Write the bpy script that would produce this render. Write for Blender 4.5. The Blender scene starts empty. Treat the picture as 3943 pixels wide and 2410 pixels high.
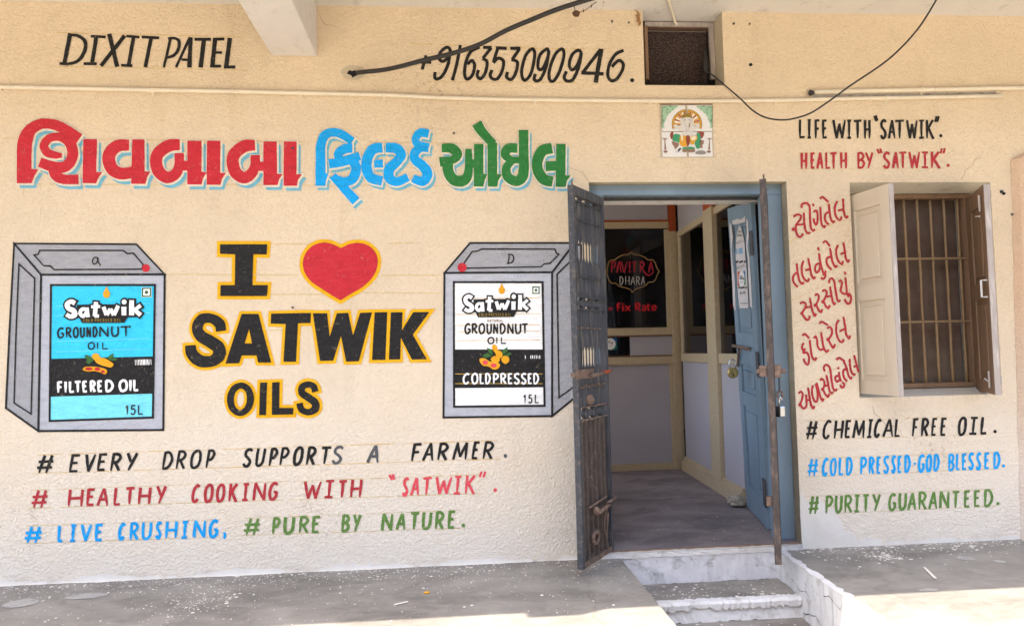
import bpy, math, random
from mathutils import Vector, Matrix
random.seed(7)
S = bpy.context.scene
COL = S.collection
R_ = math.radians

# ------------------------------------------------------------------ camera
CAMP = Vector((0.0, -4.3, 1.205))
_p, _t, _r = R_(3.0), R_(4.7), R_(1.3)
FW = Vector((math.sin(_t)*math.cos(_p), math.cos(_t)*math.cos(_p), math.sin(_p)))
_rt = Vector((math.cos(_t), -math.sin(_t), 0)); _up = _rt.cross(FW)
RT = _rt*math.cos(_r) - _up*math.sin(_r)
UP = _up*math.cos(_r) + _rt*math.sin(_r)
FL = 2849.0
cam = bpy.data.cameras.new('camera'); camo = bpy.data.objects.new('camera', cam); COL.objects.link(camo)
m = Matrix((RT, UP, -FW)).transposed().to_4x4(); m.translation = CAMP
camo.matrix_world = m
cam.sensor_width = 36; cam.lens = FL/3943*36; cam.clip_end = 500; cam.clip_start = 0.05
S.camera = camo

# ------------------------------------------------------------------ light
sun_dir = Vector((-0.45, -0.222, 1.0)).normalized()          # towards the sun
w = bpy.data.worlds.new('World'); S.world = w; w.use_nodes = True
nt = w.node_tree; bg = nt.nodes['Background']
sky = nt.nodes.new('ShaderNodeTexSky'); sky.sky_type = 'NISHITA'; sky.sun_disc = False
sky.sun_elevation = math.asin(sun_dir.z); sky.sun_rotation = math.atan2(sun_dir.x, sun_dir.y)
sky.air_density = 1.0; sky.dust_density = 2.5
nt.links.new(sky.outputs[0], bg.inputs[0]); bg.inputs[1].default_value = 0.15
sl = bpy.data.lights.new('sun', 'SUN'); sl.energy = 2.2; sl.angle = R_(0.5); sl.color = (1, .93, .80)
so = bpy.data.objects.new('sun', sl); COL.objects.link(so)
so.rotation_euler = sun_dir.to_track_quat('Z', 'Y').to_euler()
S.view_settings.view_transform = 'Standard'; S.view_settings.look = 'None'
S.view_settings.gamma = 1; S.view_settings.use_curve_mapping = False
S.view_settings.exposure = 2.36
S.render.engine = 'CYCLES'
S.cycles.max_bounces = 10; S.cycles.diffuse_bounces = 6

# ------------------------------------------------------------------ projection helpers (photo pixel <-> world)
def ray(x, y): return FW + RT*((x-1971.5)/FL) - UP*((y-1205)/FL)
def at(x, y, X=None, Y=None, Z=None):
    d = ray(x, y)
    t = (X-CAMP.x)/d.x if X is not None else (Y-CAMP.y)/d.y if Y is not None else (Z-CAMP.z)/d.z
    return CAMP + d*t
def onplane(x, y, p0, n):
    d = ray(x, y); return CAMP + d*((p0-CAMP).dot(n)/d.dot(n))
def proj(P):
    v = P-CAMP; z = v.dot(FW); return (1971.5+FL*v.dot(RT)/z, 1205-FL*v.dot(UP)/z)
def wp(x, y, off=0.0):
    q = at(x, y, Y=0.0); return Vector((q.x, -off, q.z))
def tile(ox, oy, s): return lambda x, y: (ox+x/s, oy+y/s)
TA = tile(0, 0, 2.008); TB = tile(1200, 0, 2.008); TC = tile(2400, 0, 2.008); TM = tile(650, 900, 2.008)
TL = tile(0, 900, 1.8825); TR = tile(1600, 900, 1.8825); H1 = tile(0, 1650, 2.0533); H2 = tile(900, 1650, 2.0533)
R1 = tile(3040, 420, 3.52); R2 = tile(3040, 1580, 2.7378); G1 = tile(3020, 740, 3.503); G2 = tile(3020, 1160, 3.503)
RG = tile(2180, 680, 3.012); RG2 = tile(2180, 1120, 3.012); RG3 = tile(2200, 1600, 2.51)
RG4 = tile(2600, 680, 3.012); RG5 = tile(2600, 1180, 3.012); RG6 = tile(2600, 1660, 2.51)
W1 = tile(3243, 660, 3.274); W2 = tile(3243, 1100, 3.274); TV = tile(2440, 20, 4.5625); TT = tile(2530, 390, 6.546)

# ------------------------------------------------------------------ materials
def lin(c):
    if isinstance(c, str):
        c = [int(c[i:i+2], 16)/255 for i in (0, 2, 4)]
    return tuple((v/12.92 if v <= .04045 else ((v+.055)/1.055)**2.4) for v in c[:3])+(1,)
def N(nt, t, **k):
    n = nt.nodes.new('ShaderNode'+t)
    for a, v in k.items():
        if a in ('scale', 'detail', 'rough', 'dist'):
            n.inputs[{'scale': 'Scale', 'detail': 'Detail', 'rough': 'Roughness', 'dist': 'Distortion'}[a]].default_value = v
        else: setattr(n, a, v)
    return n
def ramp(nt, fac, stops):
    r = nt.nodes.new('ShaderNodeValToRGB'); el = r.color_ramp.elements
    while len(el) < len(stops): el.new(.5)
    for e, (p, c) in zip(el, stops):
        e.position = p; e.color = c if len(c) == 4 else tuple(c)+(1,)
    nt.links.new(fac, r.inputs[0]); return r.outputs[0]
def g(v): return (v, v, v, 1)
def mixc(nt, fac, a, b, mode='MIX'):
    n = nt.nodes.new('ShaderNodeMix'); n.data_type = 'RGBA'; n.blend_type = mode
    for sock, v in ((n.inputs[0], fac), (n.inputs[6], a), (n.inputs[7], b)):
        if isinstance(v, (int, float)): sock.default_value = v
        elif isinstance(v, tuple): sock.default_value = v
        else: nt.links.new(v, sock)
    return n.outputs[2]
def mat0(name, rough=.8, spec=.3, metal=0):
    m = bpy.data.materials.new(name); m.use_nodes = True; b = m.node_tree.nodes['Principled BSDF']
    b.inputs['Roughness'].default_value = rough; b.inputs['Metallic'].default_value = metal
    b.inputs['Specular IOR Level'].default_value = spec
    return m, m.node_tree, b
def position(nt): return N(nt, 'NewGeometry').outputs['Position']
def noise(nt, pos, scale, detail=4, rough=.55, dist=0):
    n = N(nt, 'TexNoise', scale=scale, detail=detail, rough=rough, dist=dist)
    nt.links.new(pos, n.inputs['Vector']); return n.outputs['Fac']
def stretch(nt, pos, s):
    n = N(nt, 'VectorMath', operation='MULTIPLY'); nt.links.new(pos, n.inputs[0]); n.inputs[1].default_value = s
    return n.outputs[0]
def bump(nt, b, h, strength=.5, dist=.005):
    n = N(nt, 'Bump'); n.inputs['Strength'].default_value = strength; n.inputs['Distance'].default_value = dist
    nt.links.new(h, n.inputs['Height']); nt.links.new(n.outputs[0], b.inputs['Normal'])
def madd(nt, a, k, bb):
    n = N(nt, 'Math', operation='MULTIPLY_ADD'); nt.links.new(a, n.inputs[0]); n.inputs[1].default_value = k
    nt.links.new(bb, n.inputs[2]); return n.outputs[0]
def plaster_height(nt, pos):
    a = noise(nt, pos, 58, 3, .55, .9); c = noise(nt, pos, 150, 2, .5, .3)
    r = ramp(nt, a, [(.36, g(0)), (.62, g(1))])
    return madd(nt, c, .35, r), a
STIP = .6
def plaster(name, top, paler=None):
    m, nt, b = mat0(name, .88, .18)
    pos = position(nt); h, a = plaster_height(nt, pos)
    big = noise(nt, pos, 1.3, 4, .6); mid = noise(nt, pos, 7, 5, .65)
    c = mixc(nt, ramp(nt, big, [(.3, g(0)), (.7, g(.75))]), lin(top), tuple(v*.86 for v in lin(top)[:3])+(1,))
    c = mixc(nt, ramp(nt, noise(nt, stretch(nt, pos, (1, 1, .10)), 4.5, 5, .65), [(.56, g(0)), (.78, g(.30))]), c, lin('b79f7c'))
    c = mixc(nt, ramp(nt, mid, [(.55, g(0)), (.8, g(.28))]), c, lin('b5a58c'))
    # tiny dark pits and specks
    sp = noise(nt, pos, 85, 2, .5)
    c = mixc(nt, ramp(nt, sp, [(.70, g(0)), (.76, g(.45))]), c, lin('6b5a48'))
    # valleys of the stipple are slightly browner and darker
    c = mixc(nt, ramp(nt, a, [(.30, g(.16)), (.48, g(0))]), c, lin('a68d6c'))
    if paler:
        # foot of the wall lightened: bounced light painted into the colour, ragged upper edge
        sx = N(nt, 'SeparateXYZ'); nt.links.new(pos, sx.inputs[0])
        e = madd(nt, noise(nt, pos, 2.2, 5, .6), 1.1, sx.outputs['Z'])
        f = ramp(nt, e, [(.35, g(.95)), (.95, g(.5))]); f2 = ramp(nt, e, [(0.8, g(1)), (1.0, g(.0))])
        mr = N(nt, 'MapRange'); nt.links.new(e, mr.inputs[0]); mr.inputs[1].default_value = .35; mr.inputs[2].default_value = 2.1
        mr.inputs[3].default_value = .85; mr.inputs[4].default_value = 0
        c = mixc(nt, mr.outputs[0], c, lin(paler))
        for (cx_, cz_, rr_) in ((-.80, .36, .42), (-2.3, .35, .35), (2.9, .55, .5), (-.1, 2.75, .6)):
            vd = N(nt, 'VectorMath', operation='DISTANCE'); nt.links.new(pos, vd.inputs[0]); vd.inputs[1].default_value = (cx_, 0, cz_)
            mrd = N(nt, 'MapRange'); nt.links.new(vd.outputs['Value'], mrd.inputs[0]); mrd.inputs[1].default_value = 0; mrd.inputs[2].default_value = rr_; mrd.inputs[3].default_value = .16; mrd.inputs[4].default_value = 0
            ad = N(nt, 'Math', operation='ADD'); nt.links.new(noise(nt, pos, 38, 5, .75, .6), ad.inputs[0]); nt.links.new(mrd.outputs[0], ad.inputs[1])
            c = mixc(nt, ramp(nt, ad.outputs[0], [(.66, g(0)), (.80, g(.5))]), c, lin('8f7a66'))
        # dirt splashed at the foot
        dz = madd(nt, noise(nt, pos, 9, 6, .7), .22, sx.outputs['Z'])
        c = mixc(nt, ramp(nt, dz, [(.10, g(.25)), (.15, g(0))]), c, lin('a89c8c'))
    nt.links.new(c, b.inputs['Base Color']); bump(nt, b, h, STIP, .007); return m
def paint(name, col, wear=.25, rough=.62):
    m, nt, b = mat0(name, rough, .25); pos = position(nt); h, a = plaster_height(nt, pos)
    n = noise(nt, stretch(nt, pos, (.45, 1, 1.5)), 24, 5, .7)
    cc = lin(col); lo = tuple(v*.84 for v in cc[:3])+(1,); hi = tuple(min(1, v*1.08+.010) for v in cc[:3])+(1,)
    c = ramp(nt, n, [(.3, lo), (.5, cc), (.75, hi)])
    if wear:
        c = mixc(nt, ramp(nt, a, [(.30, g(min(.6, wear*3))), (.37, g(0))]), c, lin('a8977c'))
        c = mixc(nt, ramp(nt, noise(nt, pos, 95, 3, .6), [(.68, g(0)), (.76, g(wear))]), c, lin('cdb797'))
    nt.links.new(c, b.inputs['Base Color']); bump(nt, b, h, STIP, .007); return m
def basic(name, col, rough=.6, metal=0, var=.2, scale=20, bmp=.15, spot=None, spotc='3a2a20', spec=.35, st=(1, 1, 1), lohi=(.62, .72)):
    m, nt, b = mat0(name, rough, spec, metal); pos = stretch(nt, position(nt), st)
    n = noise(nt, pos, scale, 5, .6); cc = lin(col)
    c = ramp(nt, n, [(.25, tuple(v*(1-var) for v in cc[:3])), (.75, tuple(min(1, v*(1+var)) for v in cc[:3]))])
    if spot:
        s = noise(nt, pos, spot, 5, .7)
        c = mixc(nt, ramp(nt, s, [(lohi[0], g(0)), (lohi[1], g(.85))]), c, lin(spotc))
    nt.links.new(c, b.inputs['Base Color'])
    if bmp: bump(nt, b, n, bmp, .004)
    return m
M = {}
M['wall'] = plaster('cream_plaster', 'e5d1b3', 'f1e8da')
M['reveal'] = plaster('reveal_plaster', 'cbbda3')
M['slab'] = basic('limewashed_concrete', 'cfcbc6', .9, var=.08, scale=3, bmp=.3, spot=14, spotc='a59c92', lohi=(.56, .8), st=(1, .7, 1))
M['black'] = paint('black_sign_paint', '1f1e1e', .10); M['grey'] = paint('thin_black_paint', '5a5c5e', .3)
M['red'] = paint('red_sign_paint', 'c62a36', .1); M['pink'] = paint('thin_red_paint', 'e4525c', .2)
M['dred'] = paint('dull_red_paint', 'b4323a', .2)
M['blue'] = paint('blue_sign_paint', '0aa4ee', .1); M['green'] = paint('green_sign_paint', '2c7a38', .1)
M['olive'] = paint('olive_green_paint', '668c42', .2)
M['lblue'] = paint('pale_blue_shadow_paint', '74b7cc', .3); M['halo'] = paint('pale_cream_edge_paint', 'eadfca', 0)
M['yellow'] = paint('yellow_sign_paint', 'eeb211', .1); M['guide'] = paint('yellow_guide_line', 'd6bb7c', .6)
M['guide2'] = paint('strong_guide_line', 'dcb04a', .6)
M['tin'] = paint('grey_tin_paint', 'a3a3a6', .1); M['tin2'] = paint('pale_grey_tin_paint', 'b9bbc2', .1)
M['cyan'] = paint('cyan_label_paint', '38cdf4', 0); M['lcyan'] = paint('pale_cyan_label_paint', '7fe3f5', 0)
M['white'] = paint('white_sign_paint', 'faf9f6', 0); M['orange'] = paint('orange_sign_paint', 'eba81f', 0)
M['leaf'] = paint('leaf_green_paint', '3f6a35', 0); M['gold'] = paint('dull_gold_paint', '8a7434', 0)
M['brown'] = paint('brown_sign_paint', '84604a', 0)
M['lime'] = basic('white_limewash', 'd6d3cf', .9, var=.08, scale=16, bmp=.45, spot=11, spotc='9c9587', lohi=(.54, .74))
M['blued'] = basic('blue_gloss_paint', '788b99', .5, var=.16, scale=5, bmp=.2, spot=38, spotc='3e4c57', st=(1, 1, .35), lohi=(.64, .74))
M['steel'] = basic('dusty_dark_steel', '42444a', .65, .1, var=.3, scale=30, bmp=.2, spot=40, spotc='847a70', st=(1, 1, .12), lohi=(.5, .8))
M['steelb'] = basic('blue_grey_steel', '434549', .65, .1, var=.25, scale=20, bmp=.15, spot=40, spotc='7a6a5c', lohi=(.5, .75))
M['rust'] = basic('rusty_steel', '6e5b50', .8, .1, var=.3, scale=40, bmp=.3, spot=30, spotc='a88c74', lohi=(.5, .7))
M['dust'] = basic('dusty_brown_sheet', '544a44', .85, 0, var=.35, scale=14, bmp=.25, spot=55, spotc='8a7c70', st=(1, 1, .6), lohi=(.55, .75))
M['alu'] = basic('beige_aluminium', 'bba98a', .42, .05, var=.12, scale=30, bmp=.04, spot=40, spotc='7a6a50', lohi=(.66, .8))
M['panel'] = basic('grey_laminate_board', 'aaa5aa', .6, 0, var=.05, scale=3, bmp=.02)
M['orangew'] = basic('orange_primer', 'a5491f', .7, var=.2, scale=30, bmp=.2, spot=24, spotc='c08a60')
M['steelr'] = basic('brown_rusted_steel', '4b433f', .75, .1, var=.3, scale=40, bmp=.3, spot=45, spotc='8a7668', st=(1, 1, .4), lohi=(.5, .75))
M['pvc'] = basic('cream_painted_conduit', 'ded3bd', .5, var=.08, scale=9, bmp=.05, spot=22, spotc='a5916b', lohi=(.64, .78))
M['cable'] = basic('black_rubber', '2e2c2b', .55, var=.2, scale=30, bmp=.1)
M['cream'] = basic('cream_shutter_paint', 'd3c5ae', .6, var=.05, scale=6, bmp=.1, st=(1, 1, .3))
M['bare'] = basic('weathered_wood', 'a89e97', .85, var=.22, scale=40, bmp=.4, spot=30, spotc='cfc6bd', st=(1, 1, .12), lohi=(.52, .7))
M['brownw'] = basic('brown_varnished_wood', '8a6e56', .6, var=.22, scale=22, bmp=.15, st=(1, 1, .15))
M['bar'] = basic('ochre_painted_bar', '937a5a', .6, var=.15, scale=40, bmp=.15, spot=60, spotc='6b523a')
M['dark'] = basic('dark_interior', '1d1a1c', .9, var=.2, scale=4, bmp=0)
M['room'] = basic('room_wall_paint', 'd6cfc6', .9, var=.08, scale=4, bmp=.05)
M['brass'] = basic('worn_brass', 'c9b277', .35, .8, var=.15, scale=60, bmp=.1)
M['chrome'] = basic('chrome_steel', 'd0d3d6', .22, .95, var=.08, scale=40, bmp=.03)
M['ceramic'] = basic('white_glazed_tile', 'dcd9d4', .2, 0, var=.03, scale=12, bmp=.0, spec=.5)
M['paper'] = basic('torn_paper', 'cfc8c6', .9, var=.08, scale=25, bmp=.1)
M['stone'] = basic('rough_concrete_lump', 'a39a8a', .95, var=.3, scale=45, bmp=.8, spot=70, spotc='5b5248')
M['fleck'] = basic('dried_white_paint', 'dbd3c6', .8, var=.06, scale=50, bmp=.1)
M['mud'] = basic('mud_nest', '5a4434', .95, var=.3, scale=60, bmp=.6)
M['gecko'] = basic('gecko_skin', '9a7447', .6, var=.25, scale=150, bmp=.2)

def cement(name, base, dark, scuff):
    m, nt, b = mat0(name, .72, .3); pos = position(nt)
    s = stretch(nt, pos, (.8, 1.15, 1))
    c = ramp(nt, noise(nt, s, 2.2, 7, .62, .6), [(.34, lin(dark)), (.62, lin(base))])
    c = mixc(nt, ramp(nt, noise(nt, stretch(nt, pos, (.8, 1.3, 1)), 3.2, 8, .68, .9), [(.48, g(0)), (.72, g(.38))]), c, tuple(v*.62 for v in lin(dark)[:3])+(1,))
    c = mixc(nt, ramp(nt, noise(nt, s, 7, 6, .7, 1.2), [(.5, g(0)), (.75, g(.5))]), c, lin(scuff))
    c = mixc(nt, ramp(nt, noise(nt, pos, 60, 4, .7), [(.62, g(0)), (.75, g(.25))]), c, lin('d2c8b8'))
    v = N(nt, 'TexVoronoi', feature='DISTANCE_TO_EDGE'); v.inputs['Scale'].default_value = .35
    nd = N(nt, 'TexNoise', scale=3, detail=5); nt.links.new(pos, nd.inputs[0])
    nt.links.new(mixc(nt, .25, pos, nd.outputs['Color']), v.inputs['Vector'])
    c = mixc(nt, ramp(nt, v.outputs[0], [(.0, g(.35)), (.0035, g(0))]), c, lin('6d655c'))
    nt.links.new(c, b.inputs['Base Color'])
    bump(nt, b, noise(nt, s, 30, 6, .7), .25, .004); return m
M['floor'] = cement('porch_cement', '969087', '726d66', 'a39c91')
M['ifloor'] = cement('indoor_cement', '8a8080', '625a5c', '9b9290')
M['street'] = cement('pale_dusty_ground', 'b5aa98', '9e9482', 'c3b9aa')
# stained white riser
m, nt, b = mat0('stained_limewash', .9, .2); pos = position(nt)
c = ramp(nt, noise(nt, pos, 9, 5, .6), [(.3, lin('c9c7ca')), (.7, lin('dedcdd'))])
c = mixc(nt, ramp(nt, noise(nt, stretch(nt, pos, (1, 1, 1.6)), 5.5, 6, .7, .7), [(.55, g(0)), (.70, g(.75))]), c, lin('7f8078'))
c = mixc(nt, ramp(nt, noise(nt, pos, 34, 5, .7), [(.6, g(0)), (.72, g(.5))]), c, lin('8b8474'))
nt.links.new(c, b.inputs['Base Color']); bump(nt, b, noise(nt, pos, 25, 6, .7), .5, .006); M['riser'] = m
# partition glass: dark tinted, lets some of the room behind through
m = bpy.data.materials.new('tinted_glass'); m.use_nodes = True; nt = m.node_tree; nt.nodes.clear()
o_ = N(nt, 'OutputMaterial'); mx = N(nt, 'MixShader'); tr = N(nt, 'BsdfTransparent'); gl = N(nt, 'BsdfGlossy')
tr.inputs[0].default_value = (.55, .56, .62, 1); gl.inputs['Roughness'].default_value = .03; gl.inputs[0].default_value = (.8, .8, .85, 1)
fr = N(nt, 'Fresnel'); fr.inputs[0].default_value = 1.45
nt.links.new(fr.outputs[0], mx.inputs[0]); nt.links.new(tr.outputs[0], mx.inputs[1]); nt.links.new(gl.outputs[0], mx.inputs[2]); nt.links.new(mx.outputs[0], o_.inputs[0])
M['glass'] = m
# window board: dusty fly-mesh / board behind the bars
m, nt, b = mat0('dusty_brown_mesh', .95, .1); pos = position(nt)
c = ramp(nt, noise(nt, pos, 5, 5, .6), [(.3, lin('5a4a40')), (.7, lin('716055'))])
sx = N(nt, 'SeparateXYZ'); nt.links.new(pos, sx.inputs[0])
e = madd(nt, noise(nt, pos, 6, 5, .65), .5, sx.outputs['Z'])
mr = N(nt, 'MapRange'); nt.links.new(e, mr.inputs[0]); mr.inputs[1].default_value = 1.15; mr.inputs[2].default_value = 1.45; mr.inputs[3].default_value = .5; mr.inputs[4].default_value = 0
c = mixc(nt, mr.outputs[0], c, lin('8f8272')); nt.links.new(c, b.inputs['Base Color']); bump(nt, b, noise(nt, pos, 300, 2), .3, .001); M['mesh'] = m
def flat(name, col, rough=.6):
    m, nt, b = mat0(name, rough, .3); b.inputs['Base Color'].default_value = lin(col); return m

# ------------------------------------------------------------------ mesh helpers
def tag(o, label=None, cat=None, group=None, kind=None):
    if label: o['label'] = label
    if cat: o['category'] = cat
    if group: o['group'] = group
    if kind: o['kind'] = kind
    return o
def attach(o, parent):
    if parent is not None:
        o.parent = parent
        l = Vector((0, 0, 0)); q = parent
        while q is not None: l += q.location; q = q.parent
        o.location = -l
def thing(name, label, cat, loc=(0, 0, 0), group=None):
    o = bpy.data.objects.new(name, None); COL.objects.link(o); o.location = loc; o.empty_display_size = .1
    return tag(o, label, cat, group)
class MB:
    def __init__(s): s.v = []; s.f = []
    def face(s, pts):
        n = len(s.v); s.v += [tuple(p) for p in pts]; s.f.append(tuple(range(n, n+len(pts)))); return s
    def box(s, a, b):
        x0, x1 = sorted((a[0], b[0])); y0, y1 = sorted((a[1], b[1])); z0, z1 = sorted((a[2], b[2]))
        n = len(s.v); s.v += [(x, y, z) for z in (z0, z1) for y in (y0, y1) for x in (x0, x1)]
        s.f += [tuple(n+i for i in q) for q in ((0, 2, 3, 1), (4, 5, 7, 6), (0, 1, 5, 4), (2, 6, 7, 3), (0, 4, 6, 2), (1, 3, 7, 5))]; return s
    def obox(s, O, ax, ay, az):
        O, ax, ay, az = map(Vector, (O, ax, ay, az)); n = len(s.v)
        s.v += [tuple(O+ax*i+ay*j+az*k) for k in (0, 1) for j in (0, 1) for i in (0, 1)]
        s.f += [tuple(n+i for i in q) for q in ((0, 2, 3, 1), (4, 5, 7, 6), (0, 1, 5, 4), (2, 6, 7, 3), (0, 4, 6, 2), (1, 3, 7, 5))]; return s
    def prism(s, pts, d):
        d = Vector(d); k = len(pts); n = len(s.v); s.v += [tuple(p) for p in pts]+[tuple(Vector(p)+d) for p in pts]
        s.f.append(tuple(range(n, n+k))); s.f.append(tuple(range(n+2*k-1, n+k-1, -1)))
        for i in range(k): j = (i+1) % k; s.f.append((n+i, n+j, n+k+j, n+k+i))
        return s
    def tube(s, pts, r, seg=10, caps=True):
        pts = [Vector(p) for p in pts]; rs = r if isinstance(r, (list, tuple)) else [r]*len(pts)
        n = len(s.v); prev = None
        for i, p in enumerate(pts):
            d = (pts[min(i+1, len(pts)-1)]-pts[max(i-1, 0)]).normalized()
            u = prev - d*prev.dot(d) if prev is not None else d.cross(Vector((0, 0, 1)) if abs(d.z) < .9 else Vector((1, 0, 0)))
            u.normalize(); prev = u; q = d.cross(u)
            for k in range(seg):
                a = 2*math.pi*k/seg; s.v.append(tuple(p+(u*math.cos(a)+q*math.sin(a))*rs[i]))
        for i in range(len(pts)-1):
            for k in range(seg):
                k2 = (k+1) % seg; s.f.append((n+i*seg+k, n+i*seg+k2, n+(i+1)*seg+k2, n+(i+1)*seg+k))
        if caps:
            s.f.append(tuple(n+k for k in range(seg))[::-1]); s.f.append(tuple(n+(len(pts)-1)*seg+k for k in range(seg)))
        return s
    def ball(s, c, r, seg=14, rings=9, jit=0, sc=(1, 1, 1)):
        n = len(s.v)
        for i in range(rings+1):
            th = math.pi*i/rings
            for k in range(seg):
                a = 2*math.pi*k/seg; rr = r*(1+(random.uniform(-jit, jit) if 0 < i < rings else 0))
                s.v.append((c[0]+sc[0]*rr*math.sin(th)*math.cos(a), c[1]+sc[1]*rr*math.sin(th)*math.sin(a), c[2]+sc[2]*rr*math.cos(th)))
        for i in range(rings):
            for k in range(seg):
                k2 = (k+1) % seg; s.f.append((n+i*seg+k, n+(i+1)*seg+k, n+(i+1)*seg+k2, n+i*seg+k2))
        return s
    def build(s, name, mat, parent=None, smooth=False, bevel=0):
        me = bpy.data.meshes.new(name); me.from_pydata(s.v, [], s.f); me.update()
        me.materials.append(mat if not isinstance(mat, str) else M[mat])
        if smooth: me.polygons.foreach_set('use_smooth', [True]*len(me.polygons))
        o = bpy.data.objects.new(name, me); COL.objects.link(o); attach(o, parent)
        if bevel:
            b = o.modifiers.new('edge', 'BEVEL'); b.width = bevel; b.segments = 2; b.limit_method = 'ANGLE'
        return o
def catmull(P, k=6, closed=False):
    out = []; n = len(P)
    for i in range(n if closed else n-1):
        if closed: a, b, c, d = P[(i-1) % n], P[i], P[(i+1) % n], P[(i+2) % n]
        else: a, b, c, d = P[max(i-1, 0)], P[i], P[i+1], P[min(i+2, n-1)]
        for j in range(k):
            t = j/k
            out.append(tuple(.5*(2*b[q]+(c[q]-a[q])*t+(2*a[q]-5*b[q]+4*c[q]-d[q])*t*t+(3*b[q]-a[q]-3*c[q]+d[q])*t**3) for q in range(len(b))))
    if not closed: out.append(P[-1])
    return out

# ------------------------------------------------------------------ painted marks: strokes and shapes laid on a surface
_KK = [0]
class Paint:
    """collects brush strokes given in photo pixels and lays them on a surface (mp: pixel, height -> point)."""
    def __init__(s, off, mp=wp, jit=.5, step=.00019): s.off = off; _KK[0] = (_KK[0]+1) % 9; s.k = 0; s.d0 = _KK[0]*.000017; s.mb = MB(); s.mp = mp; s.jit = jit; s.step = step
    def lift(s): s.k += 1; return s.off + s.d0 + (s.k % 40)*s.step
    def poly(s, T, pts, smooth=False, jit=None):
        P = [T(*p) for p in pts]
        if smooth: P = catmull(P, 5, True)
        h = s.lift(); s.mb.face([s.mp(x, y, h) for x, y in P]); return s
    def outline(s, T, pts, w, smooth=False):
        return s.stroke(T, list(pts), w, smooth=smooth, closed=True)
    def stroke(s, T, pts, w=None, smooth=True, closed=False, grow=0, ext=0, taper=0):
        sc = T(1, 0)[0]-T(0, 0)[0]
        P = [T(p[0], p[1])+(((p[2] if len(p) > 2 else w)+2*grow)*sc,) for p in pts]
        if smooth and len(P) > 2: P = catmull(P, 6, closed)
        elif not closed and len(P) >= 2:           # densify straight runs for a slightly uneven edge
            Q = []
            for a, b in zip(P, P[1:]):
                n = max(1, int(math.hypot(b[0]-a[0], b[1]-a[1])/14))
                Q += [tuple(a[i]+(b[i]-a[i])*t/n for i in range(3)) for t in range(n)]
            P = Q+[P[-1]]
        e = (ext+grow)*sc if not closed else 0
        if e:
            def pull(a, b):
                d = math.hypot(a[0]-b[0], a[1]-b[1]) or 1; return (a[0]+(a[0]-b[0])/d*e, a[1]+(a[1]-b[1])/d*e, a[2])
            P = [pull(P[0], P[1])]+P[1:-1]+[pull(P[-1], P[-2])] if len(P) > 2 else [pull(P[0], P[1]), pull(P[1], P[0])]
        n = len(P); L = []; R = []
        for i, p in enumerate(P):
            a = P[(i-1) % n] if closed or i > 0 else p; b = P[(i+1) % n] if closed or i < n-1 else p
            d1 = (p[0]-a[0], p[1]-a[1]); d2 = (b[0]-p[0], b[1]-p[1])
            l1 = math.hypot(*d1) or 1; l2 = math.hypot(*d2) or 1
            n1 = (-d1[1]/l1, d1[0]/l1); n2 = (-d2[1]/l2, d2[0]/l2)
            if d1 == (0, 0): n1 = n2
            if d2 == (0, 0): n2 = n1
            nx, ny = n1[0]+n2[0], n1[1]+n2[1]; ln = math.hypot(nx, ny) or 1; nx /= ln; ny /= ln
            c = max(.45, nx*n1[0]+ny*n1[1]); hw = p[2]/2/c
            if taper and not closed:
                t = i/(n-1); hw *= 1-taper*max(0, (t-.6)/.4)
            j = s.jit
            jl, jr = random.uniform(-j, j), random.uniform(-j, j)
            L.append((p[0]+nx*(hw+jl), p[1]+ny*(hw+jl))); R.append((p[0]-nx*(hw+jr), p[1]-ny*(hw+jr)))
        h = s.lift(); base = len(s.mb.v)
        s.mb.v += [tuple(s.mp(x, y, h+2.5e-6*(i_ % n))) for i_, (x, y) in enumerate(L+R)]
        for i in range(n if closed else n-1):
            j = (i+1) % n; s.mb.f.append((base+i, base+j, base+n+j, base+n+i))
        return s
    def dot(s, T, x, y, r, ry=None, n=14):
        ry = ry or r; return s.poly(T, [(x+r*math.cos(2*math.pi*i/n), y+ry*math.sin(2*math.pi*i/n)) for i in range(n)])
    def build(s, name, mat, parent=None): return s.mb.build(name, mat, parent)

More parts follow.
